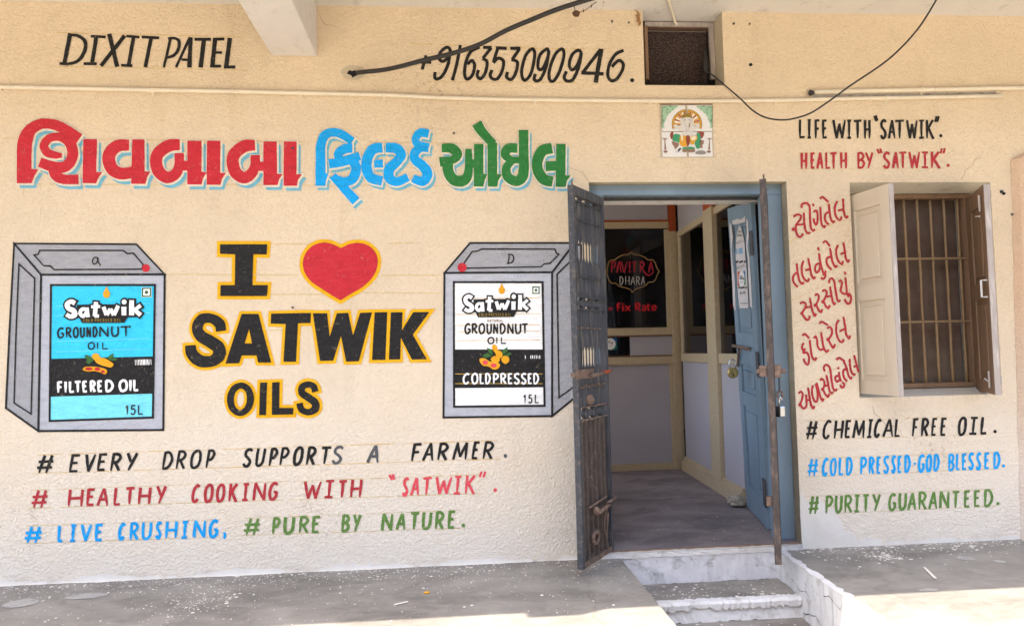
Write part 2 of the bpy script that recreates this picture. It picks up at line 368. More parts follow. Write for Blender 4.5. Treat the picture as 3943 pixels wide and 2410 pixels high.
# single-stroke sign-writer's capitals in a unit box, y down; 's' smooth, 'l' straight, 'c' closed smooth
F = {
 'A': [('l', (0, 1), (.48, 0)), ('l', (.52, 0), (1, 1)), ('l', (.2, .64), (.8, .64))],
 'B': [('l', (.08, 0), (.08, 1)), ('s', (.05, .03), (.62, .05), (.85, .24), (.55, .45), (.1, .48)), ('s', (.1, .48), (.7, .52), (.95, .74), (.6, .96), (.05, .97))],
 'C': [('s', (.95, .12), (.62, .02), (.2, .25), (.04, .6), (.2, .93), (.55, .97), (.85, .8))],
 'D': [('l', (.08, 0), (.08, 1)), ('s', (.05, .03), (.6, .06), (.95, .4), (.85, .72), (.5, .95), (.05, .97))],
 'E': [('l', (.1, 0), (.1, 1)), ('l', (.05, .05), (.95, .04)), ('l', (.1, .48), (.8, .46)), ('l', (.05, .96), (.98, .95))],
 'F': [('l', (.1, 0), (.1, 1)), ('l', (.05, .05), (.98, .03)), ('l', (.1, .5), (.85, .48))],
 'G': [('s', (.95, .13), (.6, .02), (.2, .2), (.04, .58), (.22, .93), (.6, .98), (.93, .78)), ('l', (.93, .85), (.93, .52)), ('l', (.97, .54), (.55, .56))],
 'H': [('l', (.06, 0), (.06, 1)), ('l', (.94, 0), (.94, 1)), ('l', (.06, .53), (.94, .5))],
 'I': [('l', (.5, .03), (.5, .97)), ('l', (.02, .04), (.98, .03)), ('l', (.02, .97), (.98, .96))],
 'i': [('l', (.5, 0), (.5, 1))],
 'K': [('l', (.1, 0), (.1, 1)), ('l', (.9, 0), (.14, .55)), ('l', (.3, .45), (1, 1.04))],
 'L': [('l', (.08, 0), (.08, 1)), ('l', (.03, .96), (.98, .94))],
 'M': [('l', (.03, 1), (.14, 0)), ('l', (.14, 0), (.5, .85)), ('l', (.5, .85), (.86, 0)), ('l', (.86, 0), (.98, 1))],
 'N': [('l', (.06, 1), (.06, 0)), ('l', (.06, 0), (.94, 1)), ('l', (.94, 1), (.94, 0))],
 'O': [('c', (.5, .02), (.12, .2), (.03, .55), (.2, .92), (.5, .98), (.85, .85), (.97, .5), (.85, .12))],
 'P': [('l', (.1, 0), (.1, 1)), ('s', (.05, .04), (.62, .04), (.93, .25), (.6, .52), (.1, .56))],
 'R': [('l', (.08, 0), (.08, 1)), ('s', (.04, .04), (.6, .04), (.9, .24), (.6, .48), (.1, .52)), ('l', (.35, .5), (1, 1))],
 'S': [('s', (.95, .12), (.6, .01), (.15, .13), (.15, .36), (.55, .52), (.9, .72), (.7, .95), (.3, .98), (.03, .82))],
 'T': [('l', (.0, .06), (1, .03)), ('l', (.5, .05), (.52, 1))],
 'U': [('s', (.06, 0), (.06, .55), (.2, .92), (.55, .97), (.88, .8), (.94, .5), (.94, 0))],
 'V': [('l', (0, 0), (.5, 1)), ('l', (.5, 1), (1, 0))],
 'W': [('l', (0, 0), (.27, 1)), ('l', (.27, 1), (.5, .2)), ('l', (.5, .2), (.74, 1)), ('l', (.74, 1), (1, 0))],
 'X': [('l', (0, 0), (1, 1)), ('l', (1, 0), (0, 1))],
 'Y': [('l', (0, 0), (.5, .52)), ('l', (1, 0), (.36, 1))],
 '#': [('l', (.38, 0), (.18, 1)), ('l', (.85, 0), (.65, 1)), ('l', (.03, .38), (1, .34)), ('l', (0, .72), (.97, .68))],
 '-': [('l', (-.25, .5), (1.25, .5))],
 '1': [('l', (.1, .3), (.5, .05)), ('l', (.55, 0), (.5, 1))],
 '5': [('l', (.2, .03), (.95, .03)), ('l', (.2, 0), (.12, .45)), ('s', (.12, .45), (.6, .38), (.92, .62), (.7, .93), (.3, .98), (.02, .85))],
}
def glyph(p, T, ch, x0, x1, yt, yb, w, slant=0, hw=None):
    """yt/yb are the top and foot of the letter in tile pixels."""
    h = yb-yt; ins = w*.42
    X0, X1 = x0+ins, x1-ins
    if X1 <= X0: X0 = X1 = (x0+x1)/2
    for st in F[ch]:
        pts = []
        for ux, uy in st[1:]:
            if ch == 'i': ux = .5
            pts.append((X0+(X1-X0)*ux+slant*h*(.5-uy), yt+h*uy))
        ww = w if abs(st[1][1]-st[-1][1]) > .3 or st[0] != 'l' else w*(hw or .9)
        p.stroke(T, pts, ww, smooth=st[0] != 'l', closed=st[0] == 'c', taper=.45 if st[0] == 'l' and abs(st[1][1]-st[-1][1]) > .6 else 0)

# ================================================================== LARGE STRUCTURE
def structure(o, **k): return tag(o, kind='structure', **k)
# street in front of the porch and wide ground
structure(MB().box((-60, -60, -.60), (60, -1.62, -.42)).build('street', 'street'))
# houses across the street (behind the camera): they close the view of the low sky
mb = MB()
for (xa, xb, h) in ((-30, -12, 6.2), (-11.8, -3.5, 5.2), (-3.3, 6, 7.2), (6.2, 14, 5.6), (14.2, 32, 6.8)):
    mb.box((xa, -20, -.42), (xb, -11.5, h)); mb.box((xa-.1, -11.5, h), (xb+.1, -11.2, h+.25))
    n_ = int((xb-xa)/2.6)
    for i in range(n_):
        x_ = xa+(i+.5)*(xb-xa)/n_
        mb.box((x_-.55, -11.499, .6), (x_+.55, -11.42, .7)); mb.box((x_-.6, -11.499, 2.0), (x_+.6, -11.1, 2.08)); mb.box((x_-.6, -11.499, 4.6), (x_+.6, -11.1, 4.68))
structure(mb.build('opposite_houses', basic('faded_house_paint', 'b3a593', .9, var=.15, scale=.6, bmp=.1)))
# porch platform, left and right of the steps
XL, ZT1, ZT2 = .95, -.16, -.275
def rough_edge_slab(name, x0f, x1f, y0, y1, z0, z1, mat, n=40, jx=(.0, .0), jy=.004):
    """slab whose side edges follow x0f(y), x1f(y) with small chips."""
    mb = MB(); ys = [y1+(y0-y1)*i/n for i in range(n+1)]
    L = [(x0f(y)+random.uniform(-jx[0], jx[0]), y) for y in ys]; Rr = [(x1f(y)+random.uniform(-jx[1], jx[1]), y) for y in ys]
    loop = L+Rr[::-1]
    k = len(loop); nn = 0
    mb.v = [(x, y, z1) for x, y in loop]+[(x, y, z0) for x, y in loop]
    for i in range(n): mb.f.append((i, i+1, 2*n+1-i-1, 2*n+1-i))
    for i in range(k):
        j = (i+1) % k; mb.f.append((i, k+i, k+j, j))
    return mb.build(name, mat)
xr = lambda y: 1.89+.055*y
structure(rough_edge_slab('porch_floor', lambda y: -8, lambda y: XL, -1.62, 0, -.6, 0, 'floor', jx=(0, .003)))
structure(rough_edge_slab('porch_floor', lambda y: xr(y)+.035, lambda y: 9, -1.62, 0, -.6, 0, 'floor', jx=(.003, 0)))
# white painted cheek wall beside the steps
mb = MB(); n = 46; ys = [-1.60*i/n for i in range(n+1)]
tx = [(xr(y)+random.uniform(-.004, .004), random.uniform(-.004, .003)) for y in ys]
cols = 5
for i in range(n+1):
    for j in range(cols):
        z = tx[i][1]*(1-j/(cols-1)) - .6*j/(cols-1) + .004*(j == 0); mb.v.append((tx[i][0]+random.uniform(-.003, .003)*(j > 0), ys[i], z))
for i in range(n):
    for j in range(cols-1):
        a = i*cols+j; mb.f.append((a, a+1, a+cols+1, a+cols))
base = len(mb.v)
for i in range(n+1): mb.v.append((xr(ys[i])+.04+random.uniform(-.012, .014), ys[i], .004))
for i in range(n): mb.f.append((i*cols, (i+1)*cols, base+i+1, base+i))
cheek = mb.build('step_cheek_wall', 'lime'); structure(cheek)
# steps
steps = MB().box((XL-.02, -.31, -.6), (2.0, 0, ZT1)).build('step', 'floor'); structure(steps)
s2 = MB().box((XL-.02, -1.5, -.6), (2.0, -.315, ZT2)).build('step', 'floor'); structure(s2)
def rough_riser(name, x0, x1, y, z0, z1, mat, cap=.03, jz=.006, parent=None):
    mb = MB(); n = 50; rows = 5
    for i in range(n+1):
        x = x0+(x1-x0)*i/n; dt = random.uniform(-jz, jz)
        for j in range(rows):
            t = j/(rows-1); mb.v.append((x, y-random.uniform(0, .004)-(.004 if j in (0,) else .0), z1+dt*(j == 0)-(z1-z0)*t + (random.uniform(-jz, jz) if j == rows-1 else 0)))
    for i in range(n):
        for j in range(rows-1): a = i*rows+j; mb.f.append((a, a+1, a+rows+1, a+rows))
    b = len(mb.v)
    for i in range(n+1): mb.v.append((x0+(x1-x0)*i/n, y+cap+random.uniform(-.009, .009), z1+.004))
    for i in range(n): mb.f.append((i*rows, (i+1)*rows, b+i+1, b+i))
    return mb.build(name, mat, parent)
structure(rough_riser('step_riser', XL, 1.9, -.004, ZT1, -.002, 'riser'))
structure(rough_riser('step_riser', XL, 1.885, -.318, ZT2, ZT1-.002, 'lime', cap=.02))
mb = MB(); n = 70; prev_ = None                      # thick chipped lime lip along the first tread
for i in range(n+1):
    x = XL+.002+(1.87-XL)*i/n; a_ = random.uniform(.006, .016); h_ = random.uniform(.045, .062); t_ = random.uniform(.002, .012)
    if 22 < i < 32: a_ *= .4; h_ *= .75
    row = [(x, -.318+.03+random.uniform(-.012, .010), ZT1+.002), (x, -.330-a_*.5, ZT1+.003-t_*.3), (x, -.332-a_, ZT1-.014), (x, -.330-a_*.6, ZT1-h_*.8), (x, -.3245, ZT1-h_)]
    mb.v += row
for i in range(n):
    for j in range(4): q_ = i*5+j; mb.f.append((q_, q_+1, q_+6, q_+5))
structure(mb.build('step_lip', 'lime'))
def crack(name, mp, pts, w_=.0016):
    P = []
    for (ax_, ay_), (bx_, by_) in zip(pts, pts[1:]):
        for t in range(5):
            P.append((ax_+(bx_-ax_)*t/5+random.uniform(-.004, .004), ay_+(by_-ay_)*t/5+random.uniform(-.004, .004)))
    P.append(pts[-1]); mbc = MB(); n = len(P)
    for i, (a_, b__) in enumerate(P):
        ww = w_*random.uniform(.4, 1.6)*(1-.6*i/n); mbc.v += [mp(a_, b__+ww), mp(a_, b__-ww)]
    for i in range(n-1): mbc.f.append((2*i, 2*i+1, 2*i+3, 2*i+2))
    structure(mbc.build(name, 'dark'))
cm = lambda y, z: (xr(y)-.0045, y, z)
crack('crack', cm, [(-.22, -.10), (-.33, -.13), (-.42, -.11), (-.47, -.15)]); crack('crack', cm, [(-.36, -.24), (-.52, -.20), (-.68, -.27), (-.86, -.22), (-.98, -.26)], .0022)
crack('crack', cm, [(-.62, -.06), (-.70, -.045), (-.80, -.07), (-.84, -.02)]); crack('crack', cm, [(-.9, -.30), (-1.02, -.22), (-1.1, -.27)], .002)
rm_ = lambda x, z: (x, -.0095, z)
crack('crack', lambda x, z: (x, -.0095, z), [(1.36, -.005), (1.375, -.03), (1.39, -.045), (1.385, -.07)], .0014)
# paint lapped over the tread foot
structure(MB().box((-8, 0.0, -.6), (9, .34, -.004)).build('wall_footing', 'lime'))
# threshold slab and indoor floor
structure(rough_riser('threshold', .84, 2.045, -.012, -.004, .034, 'lime', cap=.035, jz=.003))
structure(MB().box((.60, .345, -.2), (2.6, 4.6, .04)).build('indoor_floor', 'ifloor'))
structure(MB().box((.90, -.011, .0345), (2.043, .0015, .0393)).build('threshold_dirt_edge', basic('brown_dirt', '8f7258', .95, var=.25, scale=40, bmp=.4)))
structure(MB().box((.832, .002, -.003), (2.043, .343, .0395)).build('door_sill_floor', 'ifloor'))

# ---- front wall with its three openings
OP = [(.83, 2.045, -.01, 2.20), (2.445, 3.358, .88, 2.192), (1.188, 1.682, 2.79, 3.26)]
xs = sorted({-8, 9, *[o[0] for o in OP], *[o[1] for o in OP]}); zs = sorted({-.01, 3.26, *[o[2] for o in OP], *[o[3] for o in OP]})
mb = MB()
for i in range(len(xs)-1):
    for j in range(len(zs)-1):
        cx, cz = (xs[i]+xs[i+1])/2, (zs[j]+zs[j+1])/2
        if any(o[0] < cx < o[1] and o[2] < cz < o[3] for o in OP): continue
        mb.face([(xs[i], 0, zs[j]), (xs[i+1], 0, zs[j]), (xs[i+1], 0, zs[j+1]), (xs[i], 0, zs[j+1])])
        mb.face([(xs[i], .34, zs[j]), (xs[i], .34, zs[j+1]), (xs[i+1], .34, zs[j+1]), (xs[i+1], .34, zs[j])])
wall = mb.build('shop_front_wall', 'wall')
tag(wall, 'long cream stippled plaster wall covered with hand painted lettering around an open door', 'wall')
mb = MB()
for k, (x0, x1, z0, z1) in enumerate(OP):
    d = .34
    for a, b_ in (((x0, z0), (x0, z1)), ((x1, z1), (x1, z0)), ((x0, z1), (x1, z1)), ((x1, z0), (x0, z0))):
        if k == 0 and a[1] == b_[1] and a[1] < 0: continue
        if k == 1: continue
        if k == 2 and a[1] == b_[1] and a[1] > 3: continue
        mb.face([(a[0], 0, a[1]), (b_[0], 0, b_[1]), (b_[0], d, b_[1]), (a[0], d, a[1])])
mb.build('reveal', 'reveal', wall)
x0, x1, z0, z1 = OP[1]; mb = MB()
for a, b_ in (((x0, z0), (x0, z1)), ((x1, z1), (x1, z0)), ((x0, z1), (x1, z1)), ((x1, z0), (x0, z0))):
    zi = lambda z: z0+.034 if z == z0 else z1-.034
    mb.face([(a[0], 0, a[1]), (b_[0], 0, b_[1]), (b_[0], .17, zi(b_[1])), (a[0], .17, zi(a[1]))]); mb.face([(a[0], .17, zi(a[1])), (b_[0], .17, zi(b_[1])), (b_[0], .34, zi(b_[1])), (a[0], .34, zi(a[1]))])
mb.build('reveal', basic('window_reveal_paint', 'cfc8b8', .8, var=.06, scale=8, bmp=.1, spot=10, spotc='a9a193', lohi=(.56, .75)), wall)
# soft plaster lip round door and window (chipped edges)
def ragged(name, pts_in, w, mat, parent, off=.0015, n=60):
    pass
# slab, beam
slab = structure(MB().box((-8, -1.55, 3.25), (9, .34, 3.40)).build('porch_slab', 'slab'))
beam = MB().box((-1.01, -1.545, 2.945), (-.75, -.002, 3.248)).build('concrete_beam', 'slab', bevel=.008)
tag(beam, 'pale limewashed concrete beam jutting out from the wall under the porch ceiling', 'beam')
# rooms behind: outer shell (dark shop) and shop walls
structure(MB().box((.45, .345, 3.3), (5.2, 6.2, 3.4)).build('shop_ceiling', 'room'))
structure(MB().box((.40, .345, .0), (.58, .75, 3.3)).box((.40, 2.6, .0), (.58, 6.2, 3.3)).box((.401, .75, .0), (.579, 2.6, .75)).box((.401, .75, 2.75), (.579, 2.6, 3.3)).build('shop_wall', 'room'))  # left wall has an unseen opening, added to let sky light indoors
structure(MB().box((-9, .345, -.3), (.40, 7, -.02)).build('added_bounce_yard', 'street'))  # unseen ground added outside the opening to bounce daylight in
structure(MB().box((-1.3, .345, 3.3), (.44, 6.2, 3.4)).build('added_sun_screen', 'slab'))  # unseen roof added to keep direct sun out of the opening
structure(MB().box((.45, 6.2, -.1), (5.2, 6.35, 3.4)).build('shop_wall', 'room'))
structure(MB().box((5.05, .345, -.1), (5.2, 6.2, 3.4)).build('shop_wall', 'room'))
structure(MB().box((2.61, .345, -.2), (5.05, 6.2, .035)).build('shop_floor', 'ifloor'))
structure(MB().box((.6, 4.61, -.2), (2.60, 6.2, .035)).build('shop_floor', 'ifloor'))
# neighbouring pilaster at the right edge
mb = MB(); n = 14; prof = []
for i in range(n+1):
    z = 2.33*i/n; prof.append((3.425+.075*(z/2.33)**1.0+random.uniform(-.003, .003), z))
for i in range(n):
    (xa, za), (xb, zb) = prof[i], prof[i+1]
    mb.face([(xa, -.0015, za), (xa+.035, -.035, za), (xb+.035, -.035, zb), (xb, -.0015, zb)])
    mb.face([(xa+.035, -.035, za), (9, -.035, za), (9, -.035, zb), (xb+.035, -.035, zb)])
xa = prof[-1][0]; mb.face([(xa, -.0015, 2.33), (xa+.035, -.035, 2.33), (xa+.12, -.0015, 2.39)]); mb.face([(xa+.035, -.035, 2.33), (9, -.035, 2.33), (9, -.0015, 2.39), (xa+.12, -.0015, 2.39)])
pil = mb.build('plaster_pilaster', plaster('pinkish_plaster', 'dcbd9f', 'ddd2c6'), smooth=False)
tag(pil, 'shallow pinkish plaster pier at the right end of the wall beyond the window', 'pilaster')

# ================================================================== PAINTED LETTERING
def slogan(label, T, letters, top, base, w, mat, slant=0, guides=None, hw=.9, gm='guide', mats=None, off=.0022, name='painted_slogan'):
    """letters: (char, x0, x1) tile px; top/base: ((x,y),(x,y)) lines"""
    def ln(l, x): (a, b), (c, d) = l; return b+(d-b)*(x-a)/(c-a)
    gp = Paint(.0008, jit=.3, step=.00002)
    for l in (guides or [(top, -6), (base, 4)]):
        (l2, dy) = l; xa, xb = l2[0][0]-30, l2[1][0]+40; x = xa
        while x < xb:
            e = min(xb, x+random.uniform(120, 420)); gp.stroke(T, [(x, ln(l2, x)+dy), (e, ln(l2, e)+dy)], random.uniform(2.2, 5), smooth=False); x = e+random.uniform(5, 60)
    root = gp.build(name, gm, wall); root['label'] = label
    for i, L in enumerate(letters):
        ch, x0, x1 = L[:3]; tt = L[3] if len(L) > 3 else T
        p = Paint(off); 
        (xm) = (x0+x1)/2
        mt = (mats or {}).get(i, mat)
        if tt is not T:      # letters read from the neighbouring tile: convert to T's pixels
            q = tt(x0, 0)[0]; q1 = tt(x1, 0)[0]; o = T(0, 0)[0]; s_ = T(1, 0)[0]-o; x0, x1 = (q-o)/s_, (q1-o)/s_; xm = (x0+x1)/2
        yt, yb = ln(top, xm), ln(base, xm); h = yb-yt
        if ch == '.': p.dot(T, xm, yb-h*.14, w*.62, w*.66); nm = 'full_stop'
        elif ch == ',': p.stroke(T, [(xm, yb-h*.25), (xm+4, yb), (xm-6, yb+h*.12)], w*.9); nm = 'comma'
        elif ch == '"<': p.stroke(T, [(x0, yt-h*.22), (x0+w*.9, yt+h*.08)], w*.85, smooth=False); p.stroke(T, [(x1-w*.6, yt-h*.25), (x1, yt+h*.05)], w*.85, smooth=False); nm = 'quotation_mark'
        elif ch == '">': p.stroke(T, [(x0+w*.6, yt-h*.22), (x0, yt+h*.1)], w*.8, smooth=False); p.stroke(T, [(x1, yt-h*.22), (x1-w*.7, yt+h*.1)], w*.8, smooth=False); nm = 'quotation_mark'
        else: glyph(p, T, ch, x0, x1, yt+random.uniform(-3, 3), yb+random.uniform(-3, 3), w*random.uniform(.92, 1.08), slant, hw); nm = 'letter'
        p.build(nm, mt, root)
    return root
def seq(txt, *bounds):
    return [(c,)+tuple(b) for c, b in zip(txt, bounds)]
def L(s):
    """'E 550 630;V 665 755' -> list"""
    out = []
    for q in s.split(';'):
        a = q.split(); out.append((a[0], float(a[1]), float(a[2])) + (({'H2': H2}[a[3]],) if len(a) > 3 else ()))
    return out
t2 = 2.0533
def hx(S_x): return S_x*t2
l1 = L('# 290 430;E 550 635;V 665 755;E 770 850;R 875 965;Y 990 1085;D 1285 1372;R 1395 1475;O 1505 1595;P 1630 1702;S 75 150 H2;U 172 250 H2;P 280 350 H2;P 365 440 H2;O 470 552 H2;R 575 655 H2;T 680 770 H2;S 780 868 H2;A 1060 1160 H2;F 1405 1485 H2;A 1500 1592 H2;R 1612 1700 H2;M 1735 1855 H2;E 1885 1945 H2;R 1970 2058 H2;. 2135 2160 H2')
slogan('upper of the three small slogan lines low on the left wall, black capitals between yellow guide lines', H1, l1, ((330, 212), (3898, 100)), ((300, 348), (3908, 236)), 23, 'black', .18, gm='guide2', mats={17: 'grey', 18: 'grey', 25: 'grey'})
l2 = L('# 245 385;H 535 665;E 682 757;A 770 865;L 898 965;T 985 1070;H 1090 1200;Y 1230 1315;C 1515 1585;O 1612 1690;O 1708 1782;K 1805 1885;I 1910 1975;N 1998 2108;G 2122 2202;W 550 692 H2;I 715 798 H2;T 820 900 H2;H 920 1018 H2;"< 1230 1270 H2;S 1335 1385 H2;A 1400 1475 H2;T 1485 1568 H2;W 1590 1725 H2;I 1735 1805 H2;K 1825 1915 H2;"> 1945 1990 H2;. 2055 2080 H2')
slogan('middle of the three small slogan lines low on the left wall, red capitals turning pinkish at the right', H1, l2, ((280, 490), (3763, 370)), ((255, 622), (3753, 508)), 23, 'dred', .1, mats={i: 'pink' for i in range(19, 28)})
l3 = L('# 190 340;L 455 510;I 548 610;V 635 728;E 748 822;C 935 998;R 1025 1102;U 1118 1205;S 1230 1282;H 1305 1408;I 1430 1495;N 1525 1632;G 1650 1732;, 1765 1785')
slogan('light blue slogan of two words at the lowest left of the wall', H1, l3, ((240, 772), (1700, 722)), ((200, 903), (1700, 852)), 24, 'blue', .08)
l4 = L('# 75 215;P 302 372;U 390 485;R 515 598;E 615 688;B 850 922;Y 938 1005;N 1165 1262;A 1285 1365;T 1388 1470;U 1485 1568;R 1590 1667;E 1690 1757;. 1800 1830')
slogan('dark green slogan beginning with a hash sign at the bottom of the left wall', H2, l4, ((110, 712), (1755, 650)), ((90, 838), (1750, 783)), 24, 'olive', .1)
a1 = L('L 122 217;I 228 303;F 333 418;E 435 517;W 578 765;I 765 848;T 853 987;H 1003 1100;"< 1145 1190;S 1222 1320;A 1332 1438;T 1415 1562;W 1578 1735;I 1740 1832;K 1838 1962;"> 1970 2022;. 2035 2062')
slogan('black slogan of three words above the window, top line of the right side lettering', R1, a1, ((125, 148), (2000, 155)), ((125, 400), (2000, 400)), 34, 'black', 0)
a2 = L('H 146 243;E 278 352;A 362 460;L 478 562;T 537 652;H 680 782;B 912 1025;Y 1020 1132;"< 1185 1245;S 1262 1368;A 1388 1482;T 1473 1592;W 1610 1768;I 1780 1888;K 1903 2045;"> 2045 2105;. 2130 2165')
slogan('dull red slogan just above the window under the black slogan', R1, a2, ((148, 598), (2000, 585)), ((148, 812), (2000, 798)), 33, 'dred', 0)
a3 = L('# 165 302;C 348 442;H 465 570;E 580 652;M 665 798;I 812 882;C 890 968;A 985 1102;L 1105 1177;F 1290 1360;R 1383 1470;E 1493 1557;E 1588 1658;O 1772 1868;I 1888 1988;L 2010 2092;. 2150 2180')
slogan('black hash slogan directly below the window', R2, a3, ((200, 112), (2090, 68)), ((190, 300), (2090, 248)), 27, 'black', .1)
a4 = L('# 180 308;C 340 412;O 423 497;L 513 578;D 590 667;P 740 818;R 830 897;E 913 968;S 985 1052;S 1070 1122;E 1133 1188;D 1203 1278;- 1300 1337;G 1350 1427;O 1433 1502;D 1513 1583;B 1668 1742;L 1750 1803;E 1813 1873;S 1880 1947;S 1963 2022;E 2048 2112;D 2143 2223;. 2240 2270')
slogan('bright blue hash slogan between the black and green ones at the right of the door', R2, a4, ((200, 512), (2220, 440)), ((200, 693), (2220, 607)), 26, 'blue', .04)
a5 = L('# 190 318;P 373 462;U 473 560;R 573 662;I 673 747;T 762 843;Y 868 957;G 1038 1127;U 1143 1237;A 1243 1337;R 1353 1447;A 1463 1562;N 1573 1687;T 1703 1795;E 1833 1908;E 1938 2013;D 2043 2147;. 2180 2210')
slogan('olive green hash slogan lowest on the right of the door', R2, a5, ((200, 908), (2140, 832)), ((200, 1088), (2140, 1005)), 27, 'olive', .04)

# ---- owner's name and phone number: slanted black brush letters, traced stroke by stroke
def traced(label, T, letters, w, mat, guides=(), off=.0022, name='painted_slogan', gm='guide'):
    gp = Paint(.0008, jit=.3, step=.00002)
    for a, b_ in guides:
        n = 5
        for i in range(n):
            t0 = i/n+random.uniform(0, .02); t1 = (i+1)/n-random.uniform(0, .05)
            gp.stroke(T, [(a[0]+(b_[0]-a[0])*t0, a[1]+(b_[1]-a[1])*t0), (a[0]+(b_[0]-a[0])*t1, a[1]+(b_[1]-a[1])*t1)], random.uniform(3, 6), smooth=False)
    root = gp.build(name, gm, wall); root['label'] = label
    for strokes in letters:
        p = Paint(off)
        for st in strokes:
            k = st[0]
            if k == 'b': p.dot(T, st[1][0], st[1][1], st[1][2])
            else: p.stroke(T, st[1:], w, smooth=k != 'l', closed=k == 'c')
        p.build('letter', mat, root)
    return root
traced('slanted black name in capitals at the top left of the wall above the conduit', TA, [
 [('l', (545, 262, 34), (498, 502, 32)), ('l', (462, 494, 22), (530, 500, 22)), ('s', (528, 276, 22), (600, 280, 24), (655, 318, 28), (662, 375, 30), (632, 445, 28), (585, 485, 24), (520, 498, 20))],
 [('l', (748, 280, 32), (712, 500, 30)), ('l', (703, 284, 20), (818, 290, 20)), ('l', (648, 496, 22), (750, 498, 22))],
 [('l', (845, 266, 34), (908, 520, 34)), ('l', (965, 280, 32), (782, 514, 30))],
 [('l', (1035, 285, 30), (995, 512, 30)), ('l', (978, 283, 20), (1080, 292, 20)), ('l', (938, 508, 22), (1025, 513, 22))],
 [('l', (1097, 290, 22), (1232, 297, 22)), ('l', (1170, 295, 30), (1125, 524, 28))],
 [('l', (1322, 290, 22), (1268, 524, 20)), ('s', (1300, 302, 20), (1352, 300, 20), (1385, 325, 24), (1380, 385, 26), (1345, 432, 24), (1290, 450, 20))],
 [('l', (1470, 292, 22), (1362, 524, 20)), ('l', (1476, 292, 30), (1465, 526, 36)), ('l', (1405, 465, 20), (1470, 468, 20))],
 [('l', (1505, 308, 24), (1632, 308, 24)), ('l', (1578, 305, 34), (1552, 526, 34))],
 [('l', (1665, 298, 34), (1642, 526, 34)), ('l', (1655, 308, 22), (1735, 306, 22)), ('l', (1655, 410, 20), (1718, 410, 22)), ('l', (1625, 515, 22), (1710, 516, 22))],
 [('l', (1778, 298, 34), (1748, 530, 34)), ('l', (1732, 522, 24), (1820, 523, 24))]],
 28, 'black', [((430, 255), (1960, 290)), ((430, 515), (1900, 545))])
traced('slanted black row of digits between the beam and the ventilator opening', TB, [
 [('l', (885, 432), (855, 540)), ('l', (820, 482), (925, 486))],
 [('c', (1045, 370), (1003, 400), (985, 440), (1000, 475), (1030, 472), (1062, 430), (1070, 388)), ('s', (1073, 390), (1055, 500), (1012, 588), (972, 615), (952, 600), (955, 560))],
 [('s', (1150, 352), (1122, 500), (1088, 625))],
 [('s', (1300, 368), (1232, 402), (1197, 470), (1182, 560), (1192, 608), (1215, 612), (1245, 578), (1260, 512), (1240, 472), (1205, 500))],
 [('l', (1325, 370), (1392, 372)), ('l', (1388, 374), (1325, 455)), ('s', (1320, 458), (1355, 480), (1345, 560), (1308, 612), (1280, 590), (1290, 545))],
 [('l', (1425, 374), (1508, 378)), ('l', (1440, 375), (1405, 488)), ('s', (1405, 490), (1440, 455), (1482, 475), (1475, 545), (1440, 608), (1402, 615), (1380, 585), (1395, 545))],
 [('l', (1535, 377), (1614, 378)), ('l', (1608, 380), (1550, 465)), ('s', (1545, 465), (1590, 485), (1580, 560), (1545, 618), (1507, 600), (1515, 560))],
 [('c', (1697, 385), (1657, 430), (1624, 540), (1632, 612), (1662, 618), (1700, 560), (1724, 440), (1718, 392))],
 [('c', (1812, 385), (1765, 430), (1748, 510), (1765, 543), (1797, 518), (1830, 430), (1828, 392)), ('s', (1834, 400), (1815, 510), (1780, 600), (1747, 630), (1720, 615), (1730, 575))],
 [('c', (1925, 385), (1880, 430), (1840, 540), (1838, 615), (1870, 630), (1915, 560), (1947, 450), (1947, 395))],
 [('c', (2055, 394), (2012, 430), (1992, 500), (2010, 543), (2045, 520), (2076, 450), (2080, 405)), ('s', (2085, 410), (2065, 520), (2020, 618), (1975, 630), (1952, 602), (1970, 555))],
 [('l', (2235, 385, 26), (2098, 562, 26)), ('l', (2085, 566, 26), (2257, 575, 26)), ('l', (2240, 382, 34), (2195, 642, 34))],
 [('s', (2412, 393), (2352, 422), (2302, 500), (2290, 590), (2320, 628), (2362, 610), (2402, 545), (2407, 495), (2372, 472), (2320, 520))],
 [('b', (2478, 624, 16))]],
 25, 'black', [((750, 342), (1780, 370)), ((1500, 376), (2330, 382)), ((900, 632), (2050, 640))])

